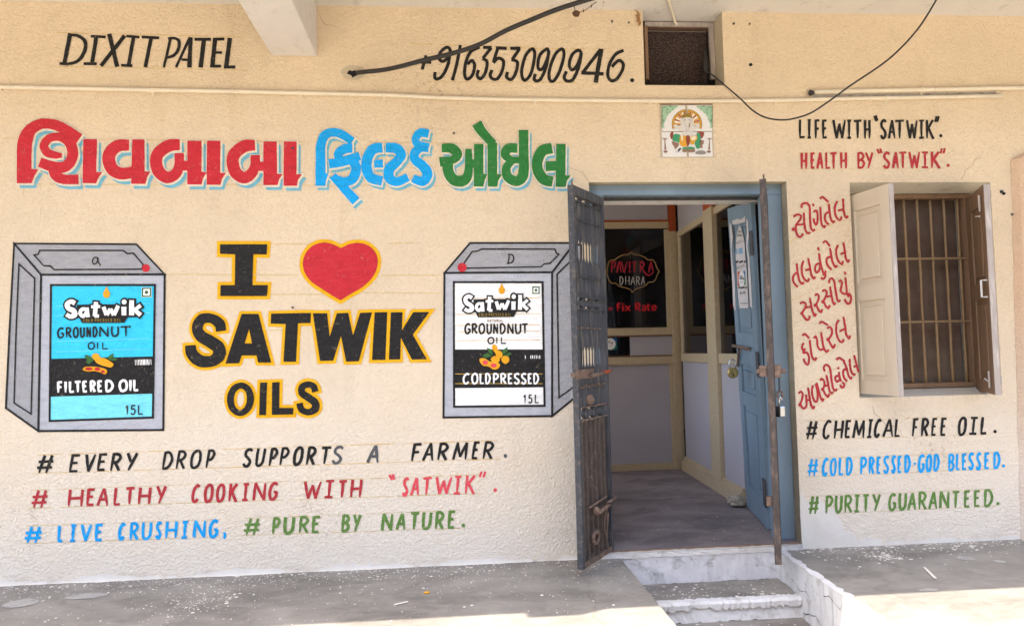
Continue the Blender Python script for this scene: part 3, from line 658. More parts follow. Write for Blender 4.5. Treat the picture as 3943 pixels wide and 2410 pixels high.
# ---- big Gujarati heading with pale blue drop shadow
HEAD = {
 'red': [
  [('s', (193, 1420, 114), (193, 1180, 114), (205, 1080, 112), (245, 1005, 92), (330, 962, 80), (430, 970, 80), (520, 1012, 80), (618, 1078, 84)), ('p', (240, 1310), (302, 1314), (268, 1370), (250, 1420), (160, 1420))],
  [('s', (484, 1205, 34), (430, 1203, 56), (370, 1182, 68), (345, 1130, 66), (385, 1075, 62), (460, 1062, 66), (530, 1092, 80), (565, 1160, 84), (560, 1230, 84), (520, 1285, 84), (450, 1300, 86), (380, 1282, 80), (312, 1258, 76)),
   ('s', (430, 1310, 104), (440, 1360, 86), (500, 1390, 74), (612, 1390, 74))],
  [('l', (702, 1080, 106), (694, 1420, 104)), ('p', (740, 1335), (797, 1335), (765, 1378), (748, 1420), (660, 1420))],
  [('s', (1002, 1126, 84), (920, 1130, 92), (858, 1180, 98), (846, 1250, 98), (880, 1318, 96), (950, 1346, 92), (1045, 1330, 88)), ('l', (1074, 1082, 94), (1070, 1425, 106)), ('p', (1100, 1330), (1166, 1330), (1140, 1375), (1128, 1425), (1030, 1425))],
  [('s', (1394, 1124, 84), (1310, 1130, 94), (1227, 1190, 94), (1210, 1260, 94), (1237, 1338, 94), (1300, 1376, 88), (1362, 1345, 84), (1388, 1280, 74), (1388, 1188, 74)), ('l', (1380, 1285, 74), (1470, 1285, 74)), ('l', (1507, 1092, 110), (1506, 1430, 110)), ('p', (1540, 1330), (1602, 1335), (1572, 1385), (1562, 1430), (1470, 1430))],
  [('l', (1656, 1092, 104), (1652, 1432, 104)), ('p', (1690, 1340), (1750, 1340), (1718, 1390), (1708, 1432), (1620, 1432))],
  [('s', (1974, 1126, 82), (1890, 1135, 94), (1817, 1195, 94), (1802, 1260, 94), (1827, 1340, 94), (1890, 1378, 88), (1947, 1345, 84), (1975, 1280, 74), (1975, 1203, 74)), ('l', (1968, 1290, 72), (2055, 1290, 72)), ('l', (2090, 1098, 104), (2092, 1435, 106)), ('p', (2130, 1345), (2188, 1350), (2160, 1390), (2148, 1435), (2060, 1435))],
  [('l', (2246, 1098, 100), (2244, 1440, 100)), ('p', (2280, 1350), (2338, 1350), (2306, 1395), (2298, 1440), (2210, 1440))]],
 'blue': [
  [('s', (70, 1440, 76), (70, 1200, 74), (72, 1130, 72), (100, 1055, 72), (160, 1028, 66), (230, 1042, 66), (318, 1096, 60)), ('p', (90, 1345), (132, 1345), (112, 1400), (106, 1440), (50, 1440))],
  [('s', (316, 1150, 72), (255, 1155, 74), (207, 1195, 68), (222, 1245, 56)), ('s', (135, 1272, 72), (250, 1250, 74), (374, 1210, 64)), ('s', (322, 1240, 74), (345, 1310, 76), (318, 1385, 76), (255, 1408, 66), (205, 1385, 50)), ('l', (165, 1362, 62), (345, 1560, 74))],
  [('s', (548, 1145, 74), (475, 1158, 78), (432, 1230, 80), (427, 1310, 80), (462, 1378, 78), (546, 1403, 72)), ('l', (484, 1272, 58), (552, 1268, 62))],
  [('s', (574, 1146, 72), (655, 1152, 78), (692, 1200, 76), (660, 1252, 74), (602, 1312, 80), (602, 1380, 78), (660, 1408, 68), (745, 1372, 64))],
  [('s', (905, 1040, 66), (845, 1030, 66), (808, 1065, 60), (812, 1110, 60), (850, 1130, 60), (905, 1146, 70)), ('s', (905, 1146, 70), (840, 1146, 70), (797, 1190, 70), (802, 1240, 72), (862, 1290, 76), (895, 1350, 80), (858, 1406, 72), (782, 1382, 62))]],
 'green': [
  [('s', (1006, 1150, 62), (1085, 1152, 76), (1126, 1198, 74), (1088, 1240, 62), (990, 1256, 76)), ('s', (1050, 1262, 80), (1062, 1345, 82), (1108, 1398, 84), (1178, 1396, 84), (1212, 1330, 66), (1212, 1155, 50)), ('l', (1205, 1270, 66), (1275, 1270, 66)), ('l', (1292, 1118, 72), (1290, 1445, 74)), ('p', (1310, 1350), (1358, 1350), (1336, 1400), (1326, 1445), (1270, 1445))],
  [('l', (1396, 1108, 74), (1398, 1445, 72)), ('p', (1420, 1350), (1470, 1352), (1442, 1400), (1434, 1447), (1380, 1447)), ('s', (1275, 958, 82), (1322, 1030, 72), (1404, 1118, 66))],
  [('s', (1590, 1150, 72), (1520, 1152, 74), (1495, 1198, 66), (1540, 1238, 54), (1612, 1240, 50)), ('s', (1548, 1248, 54), (1505, 1300, 66), (1515, 1368, 74), (1572, 1404, 76), (1625, 1378, 80), (1640, 1300, 78), (1638, 1180, 74), (1637, 1010, 76))],
  [('s', (1858, 1150, 80), (1785, 1168, 84), (1748, 1235, 82), (1745, 1312, 82), (1792, 1388, 84), (1862, 1408, 76)), ('l', (1808, 1288, 78), (1915, 1285, 70)), ('l', (1926, 1118, 74), (1922, 1447, 74)), ('p', (1940, 1360), (2002, 1360), (1972, 1400), (1962, 1448), (1900, 1448))]]}
HL = {'red': 'large red Gujarati word at the left of the heading with pale blue shadow', 'blue': 'large blue Gujarati word in the middle of the heading with pale blue shadow', 'green': 'large green Gujarati word at the right of the heading with pale blue shadow'}
def shifted(T, dx, dy): return lambda x, y: T(x+dx, y+dy)
for key, letters in HEAD.items():
    T = TA if key == 'red' else TB
    sh = Paint(.0008, step=.00006); ha = Paint(.0040, step=.00006)
    k_ = 1.0 if key == 'red' else .85
    for Lr in letters:
        for st in Lr:
            for P_, dx, dy, gr in ((sh, 24*k_, 31*k_, 5), (ha, 4, 5, 10*k_)):
                TT_ = shifted(T, dx, dy)
                if st[0] == 'p':
                    P_.poly(TT_, st[1:]); P_.outline(TT_, st[1:], 2*gr)
                else: P_.stroke(TT_, st[1:], smooth=st[0] == 's', grow=gr)
    ha.mb.f = [tuple(i+len(sh.mb.v) for i in f) for f in ha.mb.f]
    root = sh.build('painted_heading', 'lblue', wall); root['label'] = HL[key]
    me = root.data; nf = len(sh.mb.f)
    me.clear_geometry(); me.from_pydata(sh.mb.v+ha.mb.v, [], sh.mb.f+ha.mb.f); me.materials.append(M['halo'])
    for i, pl in enumerate(me.polygons): pl.material_index = 1 if i >= nf else 0
    for Lr in letters:
        p = Paint(.0072)
        for st in Lr:
            if st[0] == 'p': p.poly(T, st[1:])
            else: p.stroke(T, st[1:], smooth=st[0] == 's')
        p.build('letter', key, root)
gp = Paint(.0008, jit=.3, step=.00002)
for a, b_ in (((20, 1070), (4430, 1118)), ((150, 1425), (4400, 1442))):
    x = a[0]
    while x < b_[0]:
        e = min(b_[0], x+random.uniform(150, 500)); f = lambda q: a[1]+(b_[1]-a[1])*(q-a[0])/(b_[0]-a[0])
        gp.stroke(TA, [(x, f(x)), (e, f(e))], random.uniform(3, 5), smooth=False); x = e+random.uniform(10, 80)
for a, b_ in (((780, 78), (1160, 82)), ((0, 315), (1000, 318)), ((780, 470), (1250, 468)), ((1640, 320), (2100, 320)), ((1500, 455), (2110, 460)), ((760, 745), (900, 745)), ((1690, 75), (1900, 70))):
    gp.stroke(TM, [a, b_], 5, smooth=False)
gp.build('guide_line', 'guide', wall)

# ---- centre group: I (heart) SATWIK OILS
def sgn(label, items):
    y = Paint(.0010); 
    for T, mat, kind, pts, gr in items:
        if kind == 'p': y.poly(T, pts); y.outline(T, pts, 2*gr)
        elif kind == 'h': y.poly(T, pts, smooth=True); y.outline(T, pts, 2*gr, smooth=True)
        elif kind == 'c': y.stroke(T, pts, smooth=True, closed=True, grow=gr)
        else: y.stroke(T, pts, smooth=True, grow=gr)
    root = y.build('painted_sign', 'yellow', wall); root['label'] = label
    grp = {}
    for T, mat, kind, pts, gr in items:
        p = Paint(.0042)
        if kind == 'p': p.poly(T, pts)
        elif kind == 'h': p.poly(T, pts, smooth=True)
        else: p.stroke(T, pts, smooth=True, closed=kind == 'c')
        p.build('heart' if kind == 'h' else 'letter', mat, root)
heart = [(1330, 113), (1275, 84), (1200, 69), (1118, 92), (1060, 150), (1038, 225), (1052, 300), (1105, 372), (1190, 430), (1265, 478), (1328, 515), (1400, 470), (1500, 410), (1580, 330), (1615, 240), (1605, 160), (1550, 97), (1470, 72), (1392, 82)]
hp = catmull(heart[1:10], 5)+catmull(heart[10:], 5)
sgn('large black block capital I outlined in yellow left of the red heart', [
 (TM, 'black', 'p', [(398, 83), (762, 83), (758, 162), (655, 158), (648, 398), (768, 398), (760, 482), (400, 482), (402, 398), (512, 398), (515, 160), (398, 156)], 26)])
y = Paint(.0010); hpp = [heart[0]]+hp; y.poly(TM, hpp); y.outline(TM, hpp, 54); root = y.build('painted_sign', 'yellow', wall); root['label'] = 'large red heart outlined in yellow between the two painted tins'
Paint(.0042).poly(TM, hpp).build('heart', 'red', root)
G_ = 23
sgn('widest black word with yellow outline in the middle of the left wall under the heart', [
 (TM, 'black', 's', [(406, 752, 78), (393, 695, 82), (330, 655, 72), (255, 662, 80), (222, 728, 84), (250, 790, 90), (320, 832, 94), (384, 880, 98), (388, 942, 98), (330, 985, 84), (240, 980, 92), (180, 925, 90), (170, 862, 80)], G_),
 (TM, 'black', 'p', [(565, 620), (622, 620), (622, 735), (588, 848), (622.5, 848), (622, 940), (565, 940), (545, 1000), (440, 1003)], G_),
 (TM, 'black', 'p', [(622, 620), (695, 620), (793, 995), (692, 995), (680, 940), (622, 940), (622, 848), (645, 848), (622, 735)], G_),
 (TM, 'black', 'p', [(793, 618), (1100, 612), (1098, 690), (1000, 692), (985, 988), (888, 990), (905, 698), (790, 695)], G_),
 (TM, 'black', 'p', [(1115, 615), (1225, 615), (1245, 795), (1300, 615), (1388, 612), (1425, 785), (1480, 612), (1572, 608), (1470, 985), (1372, 988), (1332, 790), (1272, 980), (1170, 982)], G_),
 (TM, 'black', 'p', [(1592, 608), (1690, 606), (1675, 975), (1572, 975)], G_),
 (TM, 'black', 'p', [(1717, 608), (1808, 606), (1803, 745), (1890, 606), (2015, 605), (1888, 780), (1995, 970), (1880, 972), (1795, 805), (1790, 970), (1702, 972)], G_)])
sgn('short four letter black word with yellow outline below the widest black word', [
 (TM, 'black', 'c', [(557, 1172, 46), (500, 1205, 50), (478, 1280, 54), (498, 1352, 50), (552, 1385, 44), (610, 1350, 50), (633, 1275, 54), (612, 1200, 50)], G_),
 (TM, 'black', 'p', [(707, 1150), (762, 1148), (753, 1400), (700, 1400)], G_),
 (TM, 'black', 'p', [(800, 1148), (858, 1146), (855, 1345), (965, 1345), (962, 1395), (798, 1398)], G_),
 (TM, 'black', 's', [(1134, 1220, 50), (1118, 1178, 50), (1075, 1164, 48), (1032, 1185, 52), (1032, 1230, 56), (1080, 1265, 58), (1130, 1303, 60), (1132, 1352, 58), (1082, 1378, 48), (1028, 1358, 50), (1012, 1308, 50)], G_)])

# ---- right-hand Gujarati words (red, slanting up)
def up(y): return y+1471
GW = {
 'topmost small red Gujarati word slanting up beside the window': (G1, [
  [('s', (120, 335), (170, 305), (222, 320), (212, 370), (168, 430), (148, 478)), ('b', (120, 502, 25)), ('s', (150, 480), (165, 560), (200, 605), (235, 588), (247, 555)), ('l', (165, 443), (265, 435)), ('s', (262, 280), (268, 420), (285, 520), (320, 556), (345, 540))],
  [('s', (235, 215), (232, 175), (265, 150), (310, 155), (340, 205), (345, 330), (355, 470), (385, 520), (410, 500)), ('l', (382, 158), (394, 192))],
  [('s', (392, 268), (428, 250), (446, 300), (445, 400), (425, 440), (400, 400), (395, 355)), ('s', (484, 200), (490, 340), (505, 440), (538, 474), (552, 445))],
  [('s', (605, 272), (560, 290), (544, 340), (555, 395), (600, 440)), ('s', (598, 160), (610, 280), (625, 360), (655, 408), (677, 385)), ('l', (476, 90), (512, 62)), ('l', (510, 60), (595, 140))],
  [('s', (715, 122), (680, 200), (685, 300), (715, 360), (752, 375), (772, 330)), ('l', (720, 250), (800, 235)), ('s', (788, 90), (798, 240), (820, 330), (843, 345), (853, 318))]]),
 'second small red Gujarati word from the top beside the window': (G1, [
  [('s', (182, 1085), (135, 1110), (114, 1170), (132, 1230), (180, 1280)), ('s', (165, 960), (180, 1090), (200, 1190), (235, 1235), (262, 1215))],
  [('s', (258, 925), (235, 1000), (240, 1110), (275, 1180), (315, 1200), (330, 1160)), ('l', (280, 1055), (355, 1035)), ('s', (320, 890), (345, 1020), (365, 1120), (395, 1165), (415, 1140))],
  [('c', (478, 965), (428, 980), (412, 1040), (430, 1082), (458, 1070), (478, 1020)), ('s', (465, 825), (485, 950), (510, 1050), (538, 1098), (560, 1060)), ('s', (515, 1112), (552, 1112), (545, 1150), (520, 1170), (488, 1155)), ('l', (452, 742), (462, 788))],
  [('s', (628, 873), (577, 890), (567, 940), (590, 1000), (637, 1045)), ('s', (613, 755), (635, 880), (655, 960), (690, 1010), (712, 985)), ('l', (518, 688), (552, 656)), ('l', (552, 655), (615, 730))],
  [('s', (725, 715), (697, 780), (707, 880), (740, 950), (778, 970), (788, 925)), ('l', (755, 838), (825, 810)), ('s', (793, 680), (815, 800), (830, 900), (860, 940), (873, 910))]]),
 'third small red Gujarati word from the top beside the window': (G1, [
  [('s', (208, up(32)), (250, up(12)), (285, up(32)), (285, up(80)), (262, up(120)), (235, up(160))), ('b', (233, up(162), 22)), ('s', (235, up(160)), (262, up(205)), (300, up(250)), (335, up(235)), (336, up(195))), ('l', (270, up(85)), (360, up(75))), ('s', (342, up(-45)), (365, up(80)), (385, up(150)), (410, up(195)), (425, up(165)))],
  [('s', (412, 1395), (440, 1375), (462, 1405), (455, 1455), (430, up(40))), ('b', (415, up(55), 24)), ('s', (430, up(45)), (455, up(110)), (490, up(148)), (510, up(105)))],
  [('s', (508, 1338), (545, 1320), (570, 1352), (560, 1405), (525, 1470)), ('b', (518, 1478, 24)), ('s', (530, up(10)), (560, up(70)), (592, up(92)), (612, up(50))), ('l', (555, 1408), (640, 1400)), ('s', (613, 1275), (635, 1400), (650, 1480), (672, 1512), (688, 1488))],
  [('s', (600, 1228), (610, 1180), (640, 1163), (670, 1205), (690, 1330), (710, 1440), (735, 1475), (752, 1450))],
  [('s', (732, 1212), (757, 1190), (775, 1230), (765, 1290), (757, 1330), (790, 1368), (832, 1370)), ('s', (820, 1150), (835, 1280), (845, 1378), (882, 1362)), ('s', (850, 1412), (885, 1385), (897, 1440), (880, 1495), (845, 1500), (808, 1440)), ('l', (810, 1072), (824, 1112))]]),
 'fourth small red Gujarati word from the top beside the window': (G2, [
  [('s', (262, 560), (237, 610), (252, 660), (282, 640)), ('s', (280, 635), (255, 692), (300, 692), (330, 745), (328, 820), (308, 852), (275, 820), (258, 770))],
  [('s', (340, 520), (355, 650), (375, 750), (408, 790), (430, 755)), ('l', (238, 462), (272, 435)), ('l', (272, 434), (335, 498))],
  [('s', (395, 500), (422, 475), (440, 520), (447, 600), (480, 653), (525, 640)), ('s', (495, 415), (515, 560), (535, 640), (568, 680), (597, 650))],
  [('s', (580, 370), (605, 345), (635, 372), (640, 430), (612, 488), (585, 515)), ('b', (588, 515, 25)), ('s', (590, 510), (620, 575), (658, 625), (682, 575)), ('l', (468, 302), (502, 270)), ('l', (502, 272), (588, 322))],
  [('s', (735, 250), (700, 320), (702, 440), (740, 530), (778, 548), (800, 508)), ('l', (740, 405), (822, 370)), ('s', (793, 208), (820, 350), (830, 440), (868, 500), (884, 460))]]),
 'lowest and longest small red Gujarati word beside the window': (G2, [
  [('s', (190, 1242), (222, 1215), (245, 1250), (240, 1310), (215, 1375)), ('b', (208, 1392, 23)), ('s', (215, 1385), (240, 1430), (272, 1440), (298, 1390), (290, 1255)), ('l', (300, 1330), (345, 1330)), ('s', (318, 1160), (340, 1300), (360, 1400), (390, 1440), (403, 1408))],
  [('s', (385, 1130), (370, 1200), (385, 1300), (420, 1355), (445, 1320), (443, 1200), (418, 1110)), ('s', (432, 1095), (460, 1200), (490, 1300), (515, 1340), (527, 1305))],
  [('s', (478, 1068), (508, 1045), (535, 1080), (540, 1130), (520, 1180)), ('b', (512, 1185, 22)), ('s', (520, 1190), (550, 1250), (585, 1285), (602, 1245)), ('l', (540, 1140), (600, 1130)), ('s', (565, 995), (590, 1120), (610, 1210), (638, 1240), (652, 1215))],
  [('s', (545, 945), (530, 895), (555, 857), (595, 870), (620, 930), (635, 1060), (660, 1180), (692, 1200), (707, 1175))],
  [('s', (738, 1008), (695, 1010), (687, 1050), (708, 1082), (740, 1060)), ('s', (733, 950), (745, 1030), (765, 1080)), ('s', (775, 1090), (802, 1112), (800, 1148), (770, 1160), (750, 1120)), ('l', (715, 888), (732, 912))],
  [('s', (838, 905), (797, 930), (792, 980), (810, 1040), (847, 1078)), ('s', (800, 810), (838, 900), (860, 990), (893, 1040), (910, 1015)), ('l', (698, 788), (735, 757)), ('l', (733, 756), (815, 808))],
  [('s', (880, 775), (882, 850), (895, 930), (930, 990), (957, 975)), ('l', (930, 882), (980, 870)), ('s', (938, 725), (965, 830), (985, 910), (1000, 955))]]),
}
gl_ = {0: [((60, 320), (480, 195)), ((60, 668), (830, 362)), ((470, 190), (840, 100))], 1: [((80, 975), (840, 650)), ((90, 1300), (870, 960))], 2: [((100, 1460), (900, 1095)), ((90, 1800), (700, 1500))],
       3: [((170, 605), (690, 280)), ((350, 840), (750, 580))], 4: [((200, 1180), (760, 870)), ((330, 1490), (850, 1090))]}
for i, (lab, (T, ls)) in enumerate(GW.items()):
    traced(lab, T, ls, 29, 'dred', gl_[i], gm='guide2' if i in (0, 4) else 'guide')

# ---- painted tins
def tin(T, label, body, top, side, side_in, top_in, dot, frame, lab_top, band, lab_low, col_top, col_low, extra):
    p = Paint(.0008); p.poly(T, body)
    root = p.build('painted_tin', 'tin2', wall); root['label'] = label
    Paint(.0009).poly(T, top).build('tin_lid', 'tin', root); Paint(.00095).poly(T, side).build('tin_side', 'tin', root)
    q = Paint(.0030)
    for pts, w in ((body, 15), (top, 13), (side, 15), (side_in, 11), (top_in, 10), (frame, 15)): q.outline(T, pts, w)
    q.build('outline', 'black', root)
    Paint(.0018).dot(T, *dot).build('cap', 'red', root) if 0 else Paint(.0044).dot(T, *dot).build('cap', 'red', root)
    Paint(.0016).poly(T, lab_top).build('label_panel', col_top, root); Paint(.0016).poly(T, lab_low).build('label_panel', col_low, root)
    Paint(.0020).poly(T, band).build('label_band', 'black', root)
    extra(root)
    return root
def words(T, root, txt, bounds, yt, yb, w, mat, off=.0052, slope=0, name='lettering', slant=0):
    p = Paint(off, jit=.3, step=.00005); xa = bounds[0][0]
    for c, (a, b_) in zip(txt, bounds):
        d = slope*(a-xa); glyph(p, T, c, a, b_, yt+d, yb+d, w, slant)
    return p.build(name, mat, root)
SAT = [  # lower-case logo word, unit = left tin pixels relative to x 480..1040, y 480..610
 ('s', (548, 505, 34), (520, 492, 32), (492, 510, 36), (500, 540, 36), (538, 560, 38), (545, 588, 38), (515, 600, 32), (485, 585, 30)),
 ('c', (600, 548, 26), (585, 575, 26), (605, 598, 26), (630, 575, 26), (628, 550, 26)), ('l', (634, 535, 28), (642, 605, 28)),
 ('l', (700, 495, 30), (692, 598, 32)), ('l', (665, 530, 22), (730, 527, 22)), ('l', (690, 596, 24), (722, 596, 24)),
 ('l', (755, 530, 28), (775, 590, 28)), ('l', (778, 590, 26), (805, 545, 26)), ('l', (805, 545, 26), (830, 590, 28)), ('l', (830, 590, 28), (862, 522, 28)),
 ('l', (903, 530, 36), (903, 592, 36)), ('b', (905, 495, 18)),
 ('l', (960, 482, 34), (958, 592, 36)), ('l', (1025, 520, 28), (970, 560, 26)), ('l', (975, 550, 28), (1025, 590, 32))]
def logo(T, root, fx, fy, mat='white'):
    Tq = lambda x, y: T(*(fx(x, y), fy(x, y)))
    bk = Paint(.0034)
    for st in SAT:
        if st[0] == 'b': bk.dot(Tq, st[1][0], st[1][1], st[1][2]+14)
        else: bk.stroke(Tq, st[1:], smooth=st[0] != 'l', closed=st[0] == 'c', grow=13)
    bk.poly(Tq, [(560, 515), (1000, 510), (1000, 605), (560, 612)]); bk.poly(Tq, [(575, 605), (932, 603), (905, 645), (600, 648)])
    bk.build('logo_plate', 'black', root)
    p = Paint(.0064)
    for st in SAT:
        if st[0] == 'b': p.dot(Tq, *st[1])
        else: p.stroke(Tq, st[1:], smooth=st[0] != 'l', closed=st[0] == 'c')
    p.build('lettering', mat, root)
    words(Tq, root, 'COLDPRESSEDOIL', [(606+i*19+(8 if i > 3 else 0)+(8 if i > 10 else 0), 621+i*19+(8 if i > 3 else 0)+(8 if i > 10 else 0)) for i in range(14)], 618, 638, 5, 'gold', off=.0066)
def drop(T, root, x, y, s=1):
    Paint(.0050).poly(T, [(x, y-45*s), (x+12*s, y-18*s), (x+27*s, y+8*s), (x+18*s, y+36*s), (x, y+42*s), (x-18*s, y+36*s), (x-27*s, y+8*s), (x-12*s, y-18*s)]).build('oil_drop', 'orange', root)
def vegmark(T, root, x, y, s):
    p = Paint(.0050); p.poly(T, [(x-s, y-s), (x+s, y-s), (x+s, y+s), (x-s, y+s)]); o = p.build('mark', 'white', root)
    p = Paint(.0060); q = s*.8; p.outline(T, [(x-q, y-q), (x+q, y-q), (x+q, y+q), (x-q, y+q)], s*.25); p.dot(T, x, y, s*.35); p.build('mark', 'leaf', root)
def nuts_left(root):
    T = TL; p = Paint(.0054)
    for a in (((625, 930), (640, 905), (690, 905), (680, 920), (650, 945)), ((615, 880), (640, 880), (690, 908), (650, 912), (625, 905)), ((780, 895), (825, 862), (825, 890), (800, 912)), ((790, 912), (835, 898), (858, 908), (830, 920))): p.poly(T, a)
    p.build('leaf', 'leaf', root)
    p = Paint(.0078)
    p.poly(T, [(670, 890), (685, 868), (715, 870), (732, 895), (765, 902), (805, 925), (828, 945), (810, 968), (775, 962), (735, 950), (705, 935), (690, 915)], smooth=True)
    p.poly(T, [(605, 985), (620, 965), (665, 962), (720, 965), (770, 980), (782, 1000), (765, 1018), (735, 1005), (690, 995), (640, 998)], smooth=True)
    p.build('peanut', 'orange', root)
    p = Paint(.0106); p.dot(T, 650, 978, 26, 11); p.dot(T, 712, 980, 20, 13); p.dot(T, 752, 998, 14, 10); p.build('kernel', 'red', root)
def ex_left(root):
    T = TL
    p = Paint(.0044); p.stroke(T, [(712, 178), (690, 172), (672, 195), (680, 218), (700, 215), (712, 190)], 8, closed=True); p.stroke(T, [(705, 170), (715, 205), (732, 232)], 8); p.build('lettering', 'black', root)
    logo(T, root, lambda x, y: x, lambda x, y: y)
    drop(T, root, 775, 425, 1); vegmark(T, root, 1065, 425, 36)
    words(T, root, 'GROUNDNUT', [(415, 470), (478, 524), (530, 575), (581, 620), (627, 664), (672, 712), (718, 794), (805, 868), (872, 957)], 682, 754, 13, 'black', slope=-.025)
    words(T, root, 'OiL', [(638, 692), (704, 716), (740, 790)], 788, 836, 10, 'black')
    nuts_left(root)
    p = Paint(.0048)
    for i in range(11): x = 982+i*11.5; p.stroke(T, [(x, 912-i*.3), (x+3, 952-i*.3)], random.uniform(4, 9), smooth=False)
    p.build('barcode', 'white', root)
    words(T, root, 'FiLTEREDOiL', [(415, 462), (468, 490), (500, 548), (538, 596), (598, 642), (652, 700), (706, 752), (762, 830), (862, 932), (938, 960), (966, 1014)], 1072, 1150, 19, 'white', slope=-.025)
    words(T, root, '15L', [(908, 942), (946, 990), (1000, 1042)], 1242, 1308, 10, 'black')
    p = Paint(.0024)
    for yy in (520, 590, 775, 850): p.stroke(T, [(410, yy+5), (1090, yy-15)], 4, smooth=False)
    p.build('brush_line', 'lcyan', root)
tin(TL, 'painted grey oil tin with cyan label at the left end of the wall', [(300, 298), (1195, 295), (1185, 1420), (280, 1428)], [(105, 72), (990, 78), (1195, 295), (300, 298)],
    [(105, 72), (300, 298), (280, 1428), (45, 1262), (72, 700)], [(140, 220), (255, 325), (228, 1305), (105, 1225), (120, 700)],
    [(290, 122), (895, 122), (925, 145), (968, 142), (1040, 225), (1030, 258), (395, 262), (368, 235), (318, 232), (250, 155), (280, 150)], (1060, 250, 29),
    [(372, 372), (1125, 372), (1110, 1330), (362, 1355)], [(380, 380), (1120, 378), (1113, 890), (374, 906)], [(374, 906), (1113, 888), (1108, 1158), (368, 1180)], [(368, 1178), (1108, 1156), (1105, 1326), (366, 1350)], 'cyan', 'lcyan', ex_left)
def ex_right(root):
    T = TR
    p = Paint(.0044); p.stroke(T, [(682, 145), (670, 215)], 9, smooth=False); p.stroke(T, [(668, 150), (700, 155), (712, 180), (698, 208), (662, 218)], 9); p.build('lettering', 'black', root)
    logo(T, root, lambda x, y: 352+(x-480)*.845, lambda x, y: 432+(y-470)*.98+0)
    drop(T, root, 625, 400, .9); vegmark(T, root, 872, 410, 28)
    words(T, root, 'GROUNDNUT', [(352, 402), (405, 450), (455, 505), (512, 555), (560, 600), (608, 655), (662, 712), (718, 768), (765, 818)], 652, 724, 13, 'black')
    words(T, root, 'NATURAL', [(520+i*17, 534+i*17) for i in range(7)], 622, 638, 4, 'brown')
    words(T, root, 'OiL', [(520, 572), (582, 596), (615, 660)], 752, 796, 10, 'black')
    p = Paint(.0054)
    for a in (((515, 825), (555, 840), (562, 880), (530, 860)), ((480, 885), (520, 862), (555, 885), (515, 900)), ((625, 850), (665, 820), (668, 850), (635, 880)), ((635, 885), (680, 858), (697, 870), (665, 895))): p.poly(T, a)
    p.build('leaf', 'leaf', root)
    p = Paint(.0070)
    p.poly(T, [(553, 818), (568, 803), (590, 815), (595, 840), (622, 855), (630, 885), (612, 902), (588, 890), (578, 865), (562, 845)], smooth=True)
    p.poly(T, [(622, 905), (640, 885), (672, 892), (678, 920), (655, 942), (630, 930)], smooth=True)
    p.poly(T, [(545, 905), (575, 885), (610, 905), (600, 930), (560, 930)], smooth=True)
    p.poly(T, [(465, 905), (500, 902), (540, 925), (590, 930), (612, 950), (595, 978), (560, 982), (530, 962), (490, 955), (468, 930)], smooth=True)
    p.build('peanut', 'orange', root)
    p = Paint(.0100); p.dot(T, 505, 932, 20, 15); p.dot(T, 565, 953, 22, 15); p.build('kernel', 'pink', root)
    p = Paint(.0048)
    for i in range(9):
        if i in (1, 2): continue
        x = 795+i*13; p.stroke(T, [(x, 880+random.uniform(-3, 3)), (x+2, 905)], random.uniform(4, 9), smooth=False)
    p.build('barcode', 'white', root)
    words(T, root, 'COLDPRESSED', [(340, 397), (403, 456), (462, 500), (502, 546)]+[(558, 606), (612, 660), (666, 706), (710, 758), (762, 806), (811, 846), (850, 896)], 1012, 1086, 14, 'white')
    words(T, root, '15L', [(778, 808), (815, 848), (862, 895)], 1165, 1226, 9, 'black')
    p = Paint(.0024)
    for yy in (465, 580, 660, 705, 770): p.stroke(T, [(300, yy+5), (900, yy)], 3.5, smooth=False)
    for yy in (1015, 1085): p.stroke(T, [(285, yy), (920, yy)], 4, smooth=False)
    p.build('brush_line', 'guide2', root)
tin(TR, 'painted grey oil tin with white label next to the steel gate', [(210, 285), (990, 280), (990, 1320), (203, 1330)], [(395, 68), (1150, 68), (990, 280), (210, 285)],
    [(990, 280), (1152, 72), (1200, 85), (1200, 1150), (990, 1320)], [(1025, 295), (1145, 178), (1152, 1105), (1040, 1185)],
    [(480, 112), (1010, 112), (1018, 140), (1038, 150), (975, 215), (930, 220), (910, 240), (365, 250), (345, 225), (410, 130), (445, 128)], (338, 245, 33),
    [(278, 352), (920, 352), (935, 1245), (280, 1252)], [(285, 358), (916, 358), (924, 840), (285, 840)], [(284, 838), (922, 838), (930, 1112), (284, 1118)], [(284, 1116), (930, 1110), (932, 1240), (284, 1247)], 'white', 'white', ex_right)

# ================================================================== DOORWAY
fr = thing('door_frame', 'chipped blue painted wooden door frame set in the wall opening', 'door frame', (1.44, .1, .04))
MB().box((.834, .066, 2.136), (2.042, .128, 2.1985)).build('lintel', 'blued', fr, bevel=.002)
MB().box((.834, .129, 2.128), (2.042, .20, 2.1985)).build('lintel_rebate', 'steelb', fr)
MB().box((1.925, .068, .041), (2.042, .15, 2.1355)).build('jamb', 'blued', fr, bevel=.003)
MB().box((.834, .068, .041), (.925, .15, 2.1355)).build('jamb', 'blued', fr, bevel=.003)
MB().box((.832, .201, 2.13), (2.043, .3395, 2.1985)).build('soffit_board', 'lime', fr)

